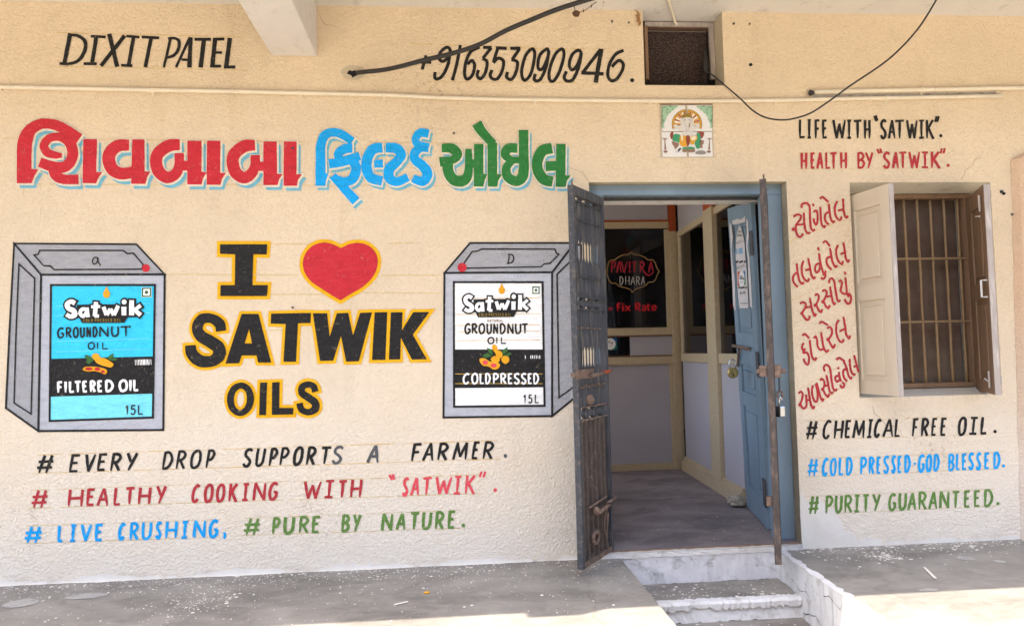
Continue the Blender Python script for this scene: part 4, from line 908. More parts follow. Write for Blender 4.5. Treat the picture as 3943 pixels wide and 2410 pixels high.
# blue panelled leaf, opened inward, slightly sagging
HB, HT, FB, FT = Vector((1.968, .30, .05)), Vector((1.93, .275, 2.135)), Vector((2.10, .95, .055)), Vector((1.972, .78, 2.185))
DN = (FB-HB).cross(HT-HB).normalized()
if DN.x > 0: DN = -DN                                   # towards the camera side
def bl(u, v, h, q=(HB, HT, FB, FT), n=None): 
    return (q[0]*(1-v)+q[1]*v)*(1-u)+(q[2]*(1-v)+q[3]*v)*u+(n or DN)*h
def blbox(mb, u0, u1, v0, v1, d0, d1, **k):
    n = len(mb.v); nv = 6
    P = []
    for i in range(nv+1):
        v = v0+(v1-v0)*i/nv
        P.append([bl(u0, v, d0, **k), bl(u1, v, d0, **k), bl(u1, v, d1, **k), bl(u0, v, d1, **k)])
    for r in P: mb.v += [tuple(p) for p in r]
    for i in range(nv):
        for j in range(4):
            a = n+i*4+j; b_ = n+i*4+(j+1) % 4; mb.f.append((a, b_, b_+4, a+4))
    mb.f.append((n, n+1, n+2, n+3)); e = n+nv*4; mb.f.append((e+3, e+2, e+1, e)); return mb
def solver(q, nrm):
    def f(px, py, h):
        u = v = .5
        for _ in range(12):
            a = proj(bl(u, v, h, q, nrm)); b_ = proj(bl(u+1e-3, v, h, q, nrm)); c_ = proj(bl(u, v+1e-3, h, q, nrm))
            J = ((b_[0]-a[0])*1e3, (c_[0]-a[0])*1e3, (b_[1]-a[1])*1e3, (c_[1]-a[1])*1e3)
            ex, ey = px-a[0], py-a[1]; D = J[0]*J[3]-J[1]*J[2]
            u += (ex*J[3]-ey*J[1])/D; v += (J[0]*ey-J[2]*ex)/D
        return bl(u, v, h, q, nrm)
    return f
dm = solver((HB, HT, FB, FT), DN)
door = thing('wooden_door', 'blue panelled wooden door leaf opened inward with a torn poster on it', 'door', HB)
PV = [(.08, .35), (.395, .485), (.59, .945)]
U0, U1 = .20, .84
blbox(MB(), 0, 1, 0, 1, -.028, -.014).build('leaf_board', 'blued', door)
blbox(MB(), 0, U0, 0, 1, -.0135, 0).build('stile', 'blued', door, bevel=.0015); blbox(MB(), U1, 1, 0, 1, -.0135, 0).build('stile', 'blued', door, bevel=.0015)
rails = [(0, .08), (.35, .395), (.485, .59), (.945, 1)]
for a, b_ in rails: blbox(MB(), U0, U1, a, b_, -.0135, -.0006).build('rail', 'blued', door)
for a, b_ in PV: blbox(MB(), U0+.1, U1-.1, a+.018, b_-.018, -.0138, -.005).build('raised_panel', 'blued', door, bevel=.003)
for y0, y1 in ((883, 979), (1357, 1455), (1847, 1955)):
    v0 = 1-(y0-768)/1270; v1 = 1-(y1-768)/1270
    h_ = blbox(MB(), -.015, .10, v1, v0, .0005, .004).build('hinge', 'steelb', door)
    mbh = MB(); mbh.tube([bl(-.02, v1, .006), bl(-.02, v0, .006)], .006, 8); mbh.build('hinge_pin', 'steel', h_)
# door bolt with hasp
bt = MB(); bt.tube([dm(2822, 1331, .02), dm(2882, 1342, .02)], .011, 10); bt.build('bolt', 'rust', door)
bt = MB(); bt.tube([dm(2846, 1340, .018), dm(2843, 1380, .015), dm(2841, 1410, .012)], .009, 8); bt.build('hasp', 'rust', door)
# torn poster
pp = thing('torn_poster', 'torn white poster with payment logos on the blue door', 'poster', dm(2850, 1000, .001))
Dm = lambda x, y, h: dm(x, y, h)
def PQ(off=.002): return Paint(off, mp=Dm, jit=.35)
p = PQ()
p.poly(RG4, [(660, 515), (720, 490), (760, 500), (812, 460), (812, 525), (745, 545), (668, 560)])
p.poly(RG4, [(628, 535), (650, 560), (668, 700), (655, 840), (668, 1010), (690, 1200), (700, 1506), (672, 1506), (660, 1200), (650, 950), (640, 760)])
p.poly(RG4, [(822, 480), (845, 520), (852, 700), (838, 800), (860, 950), (878, 1180), (893, 1506), (868, 1506), (848, 1180), (842, 960), (822, 800), (830, 640)])
p.poly(RG4, [(740, 570), (765, 600), (785, 660), (805, 770), (812, 920), (830, 1100), (840, 1300), (850, 1506), (740, 1506), (722, 1300), (712, 1060), (697, 900), (705, 760), (718, 640)])
p.poly(RG5, [(675, 5), (700, 5), (705, 38), (685, 40)]); p.poly(RG5, [(745, 0), (845, 0), (848, 18), (750, 22)]); p.poly(RG5, [(878, 0), (898, 0), (900, 15), (880, 18)])
p.build('paper', 'paper', pp)
bk = flat('print_black', '2b2829'); bf = flat('print_blue', '7fa6c4'); rd = flat('print_red', 'c8553e'); gr_ = flat('print_green', '4f9a62'); yl = flat('print_yellow', 'd8b24a'); pw = flat('print_white', 'e6e3e0')
p = PQ(.004)
for (xa, xb, yy) in ((708, 800, 785), (702, 775, 772), (715, 820, 1075), (712, 805, 1058)): p.stroke(RG4, [(xa, yy), (xb, yy-38)], 5, smooth=False)
for xa, xb in ((700, 732), (742, 785), (795, 818)): p.poly(RG4, [(xa, 985), (xb, 968), (xb, 990), (xa, 1008)])
for xa, xb in ((730, 748), (755, 803), (812, 830)): p.poly(RG4, [(xa, 1282), (xb, 1275), (xb, 1292), (xa, 1300)])
for c_, a, b_ in (('E', 728, 742), ('N', 746, 758), ('T', 762, 772)): glyph(p, RG4, c_, a, b_, 628, 648, 4)
for c_, a, b_ in (('H', 716, 728), ('O', 732, 744), ('M', 748, 762), ('E', 768, 776)): glyph(p, RG4, c_, a, b_, 672, 694, 4)
p.dot(RG4, 757, 1352, 6, 14); p.dot(RG4, 798, 1343, 7, 16)
for x_ in range(758, 835, 13): p.stroke(RG4, [(x_, 1470), (x_+8, 1468)], 9, smooth=False)
tag(p.build('print', bk, pp), kind='stuff')
p = PQ(.004); p.poly(RG4, [(732, 835), (778, 825), (782, 890), (735, 902)]); p.poly(RG4, [(698, 840), (716, 836), (718, 895), (700, 900)]); p.build('print', bf, pp)
p = PQ(.005); p.poly(RG4, [(722, 1102), (745, 1098), (745, 1270), (726, 1270)]); p.build('print', rd, pp)
p = PQ(.005); p.poly(RG4, [(790, 1092), (808, 1092), (812, 1180), (800, 1180)]); p.build('print', flat('print_deep_blue', '3a6ea8'), pp)
p = PQ(.005); p.poly(RG4, [(795, 1180), (814, 1180), (816, 1250), (800, 1262)]); p.build('print', gr_, pp)
p = PQ(.007); p.dot(RG4, 770, 1190, 35, 92, 20); p.build('print', pw, pp)
p = PQ(.009); glyph(p, RG4, 'G', 748, 764, 1148, 1192, 5); glyph(p, RG4, 'P', 768, 778, 1150, 1196, 5); p.stroke(RG4, [(786, 1170), (781, 1190), (788, 1195)], 3); p.stroke(RG4, [(790, 1168), (793, 1192)], 3); p.stroke(RG4, [(797, 1170), (795, 1210)], 3); p.stroke(RG4, [(750, 1222), (792, 1216)], 3, smooth=False); p.build('print', bk, pp)

# ------------------------------------------------------------------ steel gate leaves
def gate_leaf(label, H, Fr, z0, z1, zz, hw, pm='steelb'):
    H = Vector((H[0], H[1], 0)); Fr = Vector((Fr[0], Fr[1], 0)); L_ = (Fr-H).length; U = (Fr-H)/L_
    n = Vector((U.y, -U.x, 0)); 
    if n.dot(CAMP-H) < 0: n = -n
    Z = Vector((0, 0, 1)); T_ = .035
    root = thing('steel_gate', label, 'gate', (H.x, H.y, z0))
    def bx(name, u0, u1, za, zb, d0, d1, mat='steel', parent=None, bevel=0):
        return MB().obox(H+U*u0+Z*za+n*d0, U*(u1-u0), n*(d1-d0), Z*(zb-za)).build(name, mat, parent or root, bevel=bevel)
    P = lambda u, z, d: H+U*u+Z*z+n*d
    bx('frame_post', L_-.026, L_, z0, z1, -T_, 0, pm, bevel=.002); bx('frame_post', 0, .026, z0, z1, -T_, 0, 'steel', bevel=.002)
    bx('frame_rail', .0265, L_-.0265, z1-.05, z1-.001, -T_, -.001, 'steel'); bx('frame_rail', .0265, L_-.0265, z0+.001, z0+.03, -T_, -.001, 'rust')
    a0, a1 = .03, L_-.03; nb = 9
    pitch = (a1-a0)/nb
    flats = zz['flats']; arch = zz['arch']; low = zz['low']
    for k in range(1, nb):
        u = a0+pitch*k; mb = MB(); prof = []
        z = low; zs_ = [low, zz['ring'][0][0]-.002]
        # square-on flat bars: deep normally, twisted thin inside the arch zones
        segs = []
        def add(za, zb):
            segs.append((za, .0025, .012)); segs.append((zb, .0025, .012))
        cur = zz['ring'][0][1]
        keys = []
        for (za, zb) in arch:
            keys += [(za, .0025, .011), (za+.018, .009, .004), (za+.035, .0035, .0025), (zb-.035, .0035, .0025), (zb-.018, .009, .004), (zb, .0025, .011)]
        spans = [(zz['ring'][0][1], zz['ring'][1][0]), (zz['ring'][1][1], zz['ring'][2][0])]
        for s0, s1 in spans:
            ks = [(s0+.001, .0025, .011)]+[q for q in keys if s0 < q[0] < s1]+[(s1-.001, .0025, .011)]
            base = len(mb.v)
            for z, hu, hd in ks:
                for su, sd in ((-1, -1), (1, -1), (1, 1), (-1, 1)): mb.v.append(tuple(P(u+su*hu, z, -.017+sd*hd)))
            for i in range(len(ks)-1):
                for j in range(4):
                    a = base+i*4+j; b_ = base+i*4+(j+1) % 4; mb.f.append((a, b_, b_+4, a+4))
        mb.build('gate_bar', 'steel', root)
    for z in flats: bx('flat_bar', .0265, L_-.0265, z-.003, z+.003, -.030, -.003, 'rust' if z < 1.3 else 'steel')
    for (za, zb) in zz['ring']:
        r = (zb-za)/2-.004
        for t in (.24, .52, .80):
            u = L_-.026-(L_-.052)*t; mb = MB(); m_ = 20
            for k in range(m_):
                a = 2*math.pi*k/m_
                for rr in (r, r-.004):
                    for d in (-.029, -.005): mb.v.append(tuple(P(u+rr*1.05*math.cos(a), (za+zb)/2+rr*math.sin(a), d)))
            for k in range(m_):
                a, b_ = 4*k, 4*((k+1) % m_)
                for i, j in ((0, 1), (1, 3), (3, 2), (2, 0)): mb.f.append((a+i, a+j, b_+j, b_+i))
            mb.build('ring', 'steel', root, smooth=False)
    for z, st in zz['ties']:
        for k in range(nb//2):
            u = L_-.03-pitch*(2*k+.6+st); bx('tie', u-pitch*.95, u, z-.002-.0*k, z+.004, -.028, -.003, 'rust' if z < 1.6 else 'steel')
    # corrugated sheet at the foot
    mb = MB(); m_ = 48; za, zb = z0+.031, low-.004
    for i in range(m_+1):
        u = .028+(L_-.056)*i/m_; d = -.022+.013*(1 if (i//4) % 2 else -1)*min(1, 1)
        mb.v += [tuple(P(u, za, d)), tuple(P(u, zb, d))]
    for i in range(m_): mb.f.append((2*i, 2*i+2, 2*i+3, 2*i+1))
    mb.build('corrugated_sheet', 'dust', root)
    for t in (.15, .3, .45, .9): 
        u = L_-.03-(L_-.06)*t; bx('sheet_fold', u-.012, u+.006, z0+.031, z0+.055, -.022, -.006, 'dust')
    hw(root, P, bx, L_)
    MB().tube([P(L_-.012, z1, -.012), P(L_-.012, z1+.028, -.012)], .005, 8).build('hinge_pin', 'rust', root)
    for z in (z0+.25, z1-.3): MB().tube([P(-.004, z, -.02), P(-.004, z+.09, -.02)], .009, 8).build('hinge', 'rust', root)
    return root
gH, gF = Vector((.915, -.006, 0)), Vector((.672, -.362, 0))
gN = Vector(((gF-gH).y, -(gF-gH).x, 0)).normalized()
gz = lambda T, x, y: onplane(*T(x, y), gH, gN).z
z_ = lambda T, x, y: gz(T, x, y)
ring = [(gz(RG2, 225, 1497), gz(RG2, 215, 1352)), (gz(RG2, 175, 207), gz(RG, 175, 1392)), (gz(RG, 140, 282), 2.055)]
Zs = dict(ring=ring, flats=[ring[0][0], ring[0][1], ring[1][0], ring[1][1], ring[2][0]],
          arch=[(gz(RG2, 200, 915), gz(RG2, 200, 620)), (gz(RG, 165, 1000), gz(RG, 165, 705))],
          ties=[(gz(RG, 205, 515), 0), (gz(RG, 285, 545), 1), (gz(RG, 180, 1160), 0), (gz(RG, 265, 1175), 1), (gz(RG2, 240, 432), 0), (gz(RG2, 220, 1120), 0), (gz(RG2, 300, 1090), 1)], low=ring[0][0]-.006)
def hw_left(root, P, bx, L_):
    def g_(T, x, y, d=.012): q = onplane(*T(x, y), gH+gN*0, gN); return q+ (gN if gN.dot(CAMP-gH) > 0 else -gN)*d
    bx('lock_plate', L_-.2, L_+.03, g_(RG2, 200, 970).z-.022, g_(RG2, 200, 970).z+.028, .001, .006, 'rust')
    MB().tube([g_(RG2, 250, 985, .022), g_(RG2, 400, 950, .022)], .011, 10).build('lock_bolt', 'rust', root, smooth=True)
    MB().tube([g_(RG2, 400, 945, .02), g_(RG2, 485, 925, .02)], [.013, .006], 10).build('bolt_tip', 'orangew', root, smooth=True)
    MB().tube([g_(RG2, 75, 975, .0), g_(RG2, 140, 970, .0)], [.014, .014], 8).build('bolt_stub', 'rust', root)
    mb = MB(); c = g_(RG2, 262, 1260, .008); mb.ball(c, .03, 12, 6, sc=(.8, .35, 1)); mb.build('lock_disc', 'rust', root, smooth=True)
    MB().tube([g_(RG3, 165, 890, .004), g_(RG3, 332, 780, .004)], .006, 6).build('bolt_guide', 'rust', root)
    MB().tube([g_(RG3, 215, 935, .03), g_(RG3, 325, 850, .03)], .011, 10).build('lower_bolt', 'rust', root, smooth=True)
    MB().tube([g_(RG3, 325, 850, .012), g_(RG3, 408, 785, .012)], .010, 10).build('lower_bolt_bar', 'rust', root, smooth=True)
    MB().ball(g_(RG3, 212, 915, .018), .024, 10, 7, sc=(.8, .7, 1)).build('bolt_knob', 'rust', root, smooth=True)
    MB().tube([g_(RG3, 318, 880, .02), g_(RG3, 300, 960, .016), g_(RG3, 296, 1080, .014), g_(RG3, 312, 1170, .014), g_(RG3, 325, 1060, .014), g_(RG3, 330, 930, .016)], .005, 6).build('bolt_handle', 'rust', root)
    mb = MB(); c = g_(RG3, 215, 1172, .014); mb2 = []
    for k in range(16):
        a = 2*math.pi*k/16; mb2.append(c+Vector((.0, 0, 1))*.03*math.sin(a)+(gF-gH).normalized()*.036*math.cos(a))
    mb.tube(mb2+[mb2[0]], .011, 6, caps=False); mb.build('padlock_eye', 'rust', root, smooth=True)
gate_leaf('dark steel gate leaf with rings and arches swung open across the painted tin', gH, gF, .045, 2.105, Zs, hw_left)
rH, rF = Vector((1.932, .02, 0)), Vector((1.722, -.44, 0))
def hw_right(root, P, bx, L_):
    za = at(2940, 1430, Y=-.44).z
    bx('lock_plate', L_-.06, L_-.01, za-.03, za+.03, -.075, -.036, 'rust', bevel=.004)
    bx('lock_plate', L_-.07, L_-.01, za-.035, za+.035, .001, .035, 'rust', bevel=.004)
    MB().tube([P(L_-.03, za, -.09), P(L_-.03, za, .06)], .013, 10).build('lock_bolt', 'rust', root)
    zb = at(2968, 1936, Y=-.44).z
    bx('padlock_eye', L_-.05, L_-.02, zb-.026, zb+.026, -.065, -.036, 'rust', bevel=.004)
gate_leaf('dark rusty steel gate leaf seen edge on in front of the blue door jamb', rH, rF, .045, 2.115, Zs, hw_right, 'steelr')

# padlocks
def padlock(name, label, c, r, mat, disc=True, tilt=0):
    root = thing(name, label, 'padlock', c)
    c = Vector(c)
    if disc:
        mb = MB(); k = 24
        prof = [(0, .0), (.6, -.004), (.92, -.002), (1.0, .004), (1.0, .018), (.9, .022), (0, .022)]
        for q, (rr, d) in enumerate(prof):
            for i in range(k):
                a = 2*math.pi*i/k; mb.v.append((c.x+r*rr*math.cos(a), c.y-.011+d, c.z+r*rr*math.sin(a)))
        for q in range(len(prof)-1):
            for i in range(k): j = (i+1) % k; mb.f.append((q*k+i, q*k+j, (q+1)*k+j, (q+1)*k+i))
        mb.build('body', mat, root, smooth=False)
        MB().box((c.x-.003, c.y-.0165, c.z-r*.62), (c.x+.003, c.y-.0142, c.z-r*.2)).build('keyhole', 'dark', root)
        h = r*.8
        pts = [(c.x-r*.55, c.y, c.z+r*.7)]+[(c.x+r*.55*math.cos(math.pi-math.pi*t/8), c.y, c.z+r*1.75+r*.6*math.sin(math.pi*t/8)) for t in range(9)]+[(c.x+r*.55, c.y, c.z+r*.7)]
        MB().tube(pts, .0055, 8).build('shackle', 'chrome', root, smooth=True)
    else:
        mb = MB(); mb.obox(c+Vector((-r*.55, -.02, -r)), Vector((r*1.1, .008, 0)), Vector((-.008, .03, 0)), Vector((0, 0, 2*r))); mb.build('body', mat, root, bevel=.006)
        mb = MB(); mb.obox(c+Vector((-r*.75, -.018, -r)), Vector((r*.19, .0, 0)), Vector((-.008, .03, 0)), Vector((0, 0, 2*r))); mb.build('body_side', 'cable', root)
        pts = [(c.x-r*.45, c.y-.003, c.z+r*.9), (c.x-r*.45, c.y-.003, c.z+r*2.3), (c.x-r*.25, c.y-.003, c.z+r*2.7), (c.x+.0*r, c.y-.003, c.z+r*2.3), (c.x+.1*r, c.y-.003, c.z+r*2.0)]
        MB().tube(pts, .0055, 8).build('shackle', 'chrome', root, smooth=True)
pc = at(*RG5(668, 768), Y=.62)
padlock('padlock', 'round brass padlock hanging open on the hasp of the blue door', pc, .038, 'brass')
pc2 = at(*RG5(1235, 1215), Y=-.02)
padlock('padlock', 'silver padlock hanging in front of the blue door jamb beside the rusty gate edge', pc2, .032, 'chrome', disc=False)
ch = thing('lock_rod', 'thin dark rod with a ring holding the silver padlock', 'rod', at(*RG5(1205, 980), Y=-.02))
MB().tube([at(*RG5(1204, 795), Y=-.02), at(*RG5(1210, 985), Y=-.02)], .005, 8).build('rod', 'steel', ch)
q = at(*RG5(1212, 1020), Y=-.02); MB().tube([(q.x+.017*math.cos(a*.5236), q.y, q.z+.02*math.sin(a*.5236)) for a in range(13)], .006, 8, caps=False).build('ring', 'rust', ch, smooth=True)

# ------------------------------------------------------------------ aluminium partition inside
PY = 2.75
part = thing('aluminium_partition', 'beige aluminium and glass partition with grey boards seen inside the doorway', 'partition', (2.2, PY, .04))
def bpx(name, x0, y0, x1, y1, mat, d0=0, d1=.04, left=False, bevel=.002):
    cx, cy = (x0+x1)/2, (y0+y1)/2
    a, b_ = at(x0, cy, Y=PY), at(x1, cy, Y=PY); t, u = at(cx if not left else 2450, y0, Y=PY), at(cx if not left else 2450, y1, Y=PY)
    return MB().box((a.x if not left else .585, PY-d0, u.z), (b_.x, PY+d1, t.z)).build(name, mat, part, bevel=bevel)
X2 = at(2585, 1300, Y=PY).x; Xp0, Xp1 = 2.135, 2.215
ctop = at(2590, 892, Y=PY).z
MB().box((Xp0, PY-.03, .041), (Xp1, PY+.05, ctop)).build('corner_post', 'alu', part, bevel=.002)
MB().box((Xp0+.002, PY-.028, ctop+.001), (Xp1-.012, PY+.045, 3.29)).build('orange_post', 'orangew', part)
zr = lambda y: at(2450, y, Y=PY).z
def hb(name, ya, yb, mat, d0, d1, xa=.585, xb=None, bevel=.002):
    return MB().box((xa, PY-d0, zr(yb)), (xb or Xp0-.001, PY+d1, zr(ya))).build(name, mat, part, bevel=bevel)
hb('rail', 856, 881, 'alu', .02, .04); hb('rail', 1266, 1291, 'alu', .02, .04); hb('rail', 1374, 1402, 'alu', .02, .04); hb('rail', 1785, 1811, 'alu', .02, .04)
hb('bead', 881.3, 885, 'dark', .004, .03); hb('bead', 1262, 1265.7, 'alu', .012, .03); hb('bead', 1291.3, 1296, 'brown', .012, .03); hb('bead', 1369, 1373.7, 'brown', .012, .03); hb('bead', 1402.3, 1406, 'alu', .012, .03)
MB().box((.585, PY+.0, zr(855.5)), (Xp0-.001, PY+.02, 3.29)).build('upper_board', 'panel', part)
hb('orange_strip', 848, 855.7, 'orangew', .012, .01)  # orange primed strip above the top rail
xs_ = at(2572, 1000, Y=PY).x
MB().box((xs_-.03, PY-.012, zr(1262)), (Xp0-.001, PY+.03, zr(885.5))).build('stile', 'alu', part, bevel=.002)
MB().box((Xp0-.035, PY-.010, zr(1784)), (Xp0-.001, PY+.03, zr(1406.3))).build('stile', 'alu', part, bevel=.002)
MB().box((.585, PY+.008, zr(1262)), (xs_-.031, PY+.014, zr(885.5))).build('glass_pane', 'glass', part)
xg = at(2426, 1330, Y=PY).x
MB().box((.585, PY+.008, zr(1368.7)), (xg, PY+.014, zr(1296.3))).build('glass_pane', 'glass', part)
MB().box((xg+.001, PY+.004, zr(1368.7)), (Xp0-.002, PY+.014, zr(1296.3))).build('small_board', 'panel', part)
MB().box((.585, PY+.004, zr(1784)), (Xp0-.036, PY+.014, zr(1406.3))).build('lower_board', 'panel', part)
# side run towards the door
A0 = Vector((2.207, 2.72, 0)); A1 = Vector((2.105, 1.0, 0)); AD = (A1-A0).normalized(); AL = (A1-A0).length; AN = Vector((-AD.y, AD.x, 0))
if AN.x > 0: AN = -AN
def sd(x, y): q = onplane(x, y, A0, AN); return (q-A0).dot(AD), q.z
def sb(name, s0, s1, z0, z1, mat, d0=.0, d1=.03, bevel=.002):
    return MB().obox(A0+AD*s0+Vector((0, 0, z0))+AN*d0, AD*(s1-s0), AN*(-d1-d0), Vector((0, 0, z1-z0))).build(name, mat, part, bevel=bevel)
s1_, zt = sd(*RG4(370, 505)); _, ztb = sd(*RG4(25, 655)); zt2 = (zt+ztb)/2
sB0 = sd(*RG4(375, 1000))[0]; sB1 = sd(*RG4(490, 1000))[0]
zm0 = sd(2720, 1394)[1]; zm1 = sd(2720, 1363)[1]
sA = .05
sb('side_rail', sA, AL, zt2-.02, zt2+.035, 'alu', .01); sb('side_rail', sA, AL, zm0-.005, zm1+.005, 'alu', .012)
sb('side_sill', .03, AL, .041, .14, 'alu', .035); sb('side_sill_bead', .03, AL, .1405, .17, 'alu', .015)
sb('side_post', sB0, sB1-.02, .141, zt2+.05, 'alu', .03); 
sb('side_stile', sA, sA+.06, zm1+.006, zt2-.021, 'alu', .006); sb('side_stile', sB0-.06, sB0-.001, zm1+.006, zt2-.021, 'alu', .006)
sb('side_glass', sA+.061, sB0-.061, zm1+.006, zt2-.021, 'glass', -.01, .016, 0); sb('side_glass', sB1-.019, AL-.002, zm1+.006, zt2-.021, 'glass', -.01, .016, 0)
sb('sliding_frame', sA+.10, sA+.16, zm1+.02, zt2-.03, 'bare', -.022, .03, 0)
sb('side_board', sA, sB0-.001, .171, zm0-.006, 'panel', -.005, .016, 0); sb('side_board', sB1-.019, AL, .171, zm0-.006, 'panel', -.005, .016, 0)
sb('side_upper_board', sA, AL+.0, zt2+.036, 3.29, 'panel', -.005, .016, 0)
sb('orange_beam', sB0+.02, AL+.02, zt2+.05, zt2+.16, 'orangew', .03, .0, 0)
# lettering on the glass
gm_ = lambda x, y, h: at(x, y, Y=PY+.0075-h)
def GP(off=.001): return Paint(off, mp=gm_, jit=.15, step=.0001)
och = flat('sticker_gold', 'b08d5a'); srd = flat('sticker_red', 'b02438'); swh = flat('sticker_white', 'bdb9b4'); brd = flat('sticker_bright_red', 'c8202c')
sg = thing('glass_sign', 'red and white shop lettering in a gold ornamental outline stuck on the partition glass', 'sign', at(2432, 1050, Y=PY))
p = GP(); orn = [(755, 877), (790, 905), (850, 912), (915, 937), (945, 970), (1000, 962), (1035, 1000), (1050, 1060), (1080, 1103), (1055, 1140), (1040, 1190), (1010, 1225), (955, 1222), (930, 1260), (850, 1290), (795, 1310), (768, 1345), (745, 1310), (690, 1290), (610, 1270), (580, 1235), (530, 1240), (495, 1200), (475, 1140), (470, 1103), (480, 1060), (490, 1000), (520, 967), (565, 970), (600, 937), (650, 912), (720, 905)]
p.outline(RG, orn, 9); p.build('ornament_outline', och, sg)
for c_, a, b_ in (('P', 515, 582), ('A', 580, 648), ('V', 632, 712), ('I', 718, 756), ('T', 750, 832), ('R', 850, 918), ('A', 948, 1018)):
    p = GP(); glyph(p, RG, c_, a, b_, 985, 1113, 17, hw=.5)
    if c_ == 'R': p.stroke(RG, [(895, 1085, 16), (925, 1128, 18), (962, 1146, 16), (1012, 1105, 8)])
    p.build('letter', srd, sg)
for c_, a, b_ in (('D', 617, 665), ('H', 683, 737), ('A', 748, 802), ('R', 808, 858), ('A', 868, 915)):
    p = GP(); glyph(p, RG, c_, a, b_, 1160, 1255, 10, hw=.6); p.build('letter', swh, sg)
sg2 = thing('glass_sign', 'small bold red two word lettering on the glass below the gold ornament', 'sign', at(2450, 1180, Y=PY))
p = GP(); glyph(p, RG2, 'F', 583, 640, 145, 235, 24); p.build('letter', brd, sg2)
p = GP(); p.stroke(RG2, [(660, 172), (660, 235)], 24, smooth=False); p.dot(RG2, 660, 150, 13, 10); p.build('letter', brd, sg2)
p = GP(); glyph(p, RG2, 'X', 678, 752, 172, 235, 22); p.build('letter', brd, sg2)
p = GP(); glyph(p, RG2, 'R', 795, 868, 142, 232, 24); p.build('letter', brd, sg2)
p = GP(); p.stroke(RG2, [(882, 182), (905, 170), (922, 185), (922, 230)], 18); p.stroke(RG2, [(920, 198), (890, 202), (886, 222), (905, 228), (922, 212)], 15); p.build('letter', brd, sg2)
p = GP(); p.stroke(RG2, [(952, 145), (952, 215), (972, 226)], 20); p.stroke(RG2, [(937, 172), (976, 172)], 13, smooth=False); p.build('letter', brd, sg2)
p = GP(); p.stroke(RG2, [(992, 198), (1042, 193), (1032, 172), (1005, 172), (993, 198), (1008, 224), (1045, 215)], 15); p.build('letter', brd, sg2)
p = GP(); p.dot(RG2, 515, 208, 22, 20); p.build('dot', srd, sg2)
st_ = thing('payment_sticker', 'round white payment sticker on a green and blue square behind the gate', 'sticker', at(2345, 1325, Y=PY))
p = GP(); p.poly(RG2, [(440, 545), (588, 545), (588, 683), (440, 683)]); p.build('backing', flat('sticker_teal', '1f7a6c'), st_)
p = GP(.003); p.poly(RG2, [(530, 545), (588, 545), (588, 600)]); p.build('corner', flat('sticker_blue', '2760a0'), st_)
p = GP(.004); p.dot(RG2, 512, 615, 62, 66, 24); p.build('disc', pw, st_)
p = GP(.006); glyph(p, RG2, 'P', 490, 506, 580, 612, 5); p.stroke(RG2, [(520, 595), (512, 605), (522, 612), (526, 594)], 4); p.stroke(RG2, [(532, 592), (535, 608)], 4); p.stroke(RG2, [(542, 590), (532, 625)], 4); p.stroke(RG2, [(495, 638), (538, 636)], 3, smooth=False); p.build('lettering', bk, st_)
tb = MB(); c = at(*RG(757, 778), Y=2.84); tb.ball(c, .062, 18, 12); tag(tb.build('teal_reflection_orb', flat('teal_reflection', '1fb0a4', .3), smooth=True), 'round teal balloon standing in for a reflection in the glass above the gold ornament', 'orb')  # ball added in place of a teal reflection in the glass
# swag of red wire
w_ = [RG4(250, 345), RG4(290, 372), RG4(350, 385), RG4(410, 372), RG4(460, 345)]
tag(MB().tube([at(x, y, Y=2.5) for x, y in catmull(w_, 5)], .004, 6).build('red_wire', flat('red_wire_plastic', '9c3038')), 'thin red wire sagging above the partition inside the doorway', 'wire')
# cupboard far inside the shop; pale rack and pillar stand in for glass reflections
cb = thing('cupboard', 'pale cupboard standing in the dim shop behind the partition glass', 'cupboard', (1.0, 4.6, .04))
MB().box((.75, 4.4, .041), (1.55, 4.9, 2.55)).build('carcass', 'ceramic', cb, bevel=.01)
for k in range(2): MB().box((.78+.39*k, 4.385, .1), (1.14+.39*k, 4.399, 2.5)).build('cupboard_door', 'room', cb, bevel=.004)
rk = thing('reflection_rack', 'grey wire rack standing in for a grille reflection at the lower left of the partition glass', 'rack', (1.2, 3.1, .04))
a_, b_ = at(*RG2(470, 100), Y=3.05), at(*RG2(640, 100), Y=3.05)
for i in range(5): x_ = a_.x+(b_.x-a_.x)*i/4; MB().box((x_-.006, 3.05, .041), (x_+.006, 3.062, 1.75)).build('upright', 'ceramic', rk)
for i in range(7): z_ = .35+i*.22; MB().box((a_.x-.006, 3.063, z_), (b_.x+.006, 3.35, z_+.012)).build('shelf', 'room', rk)
x_ = at(*RG(825, 1100), Y=3.3).x; MB().box((x_-.05, 3.3, .041), (x_+.05, 3.4, 3.29)).build('pillar', 'lime'); tag(bpy.data.objects['pillar'], 'pale vertical pillar standing in for a reflection in the partition glass behind the ornament', 'pillar')
# lump of concrete by the door
c = at(*RG6(608, 758), Y=1.02); mb = MB().ball((c.x, 1.02, .083), .066, 14, 9, jit=.16, sc=(1.15, .9, .66))
tag(mb.build('stone', 'stone'), 'rough grey lump of concrete propping the blue door open', 'stone')
# thread of wire on the door bolt

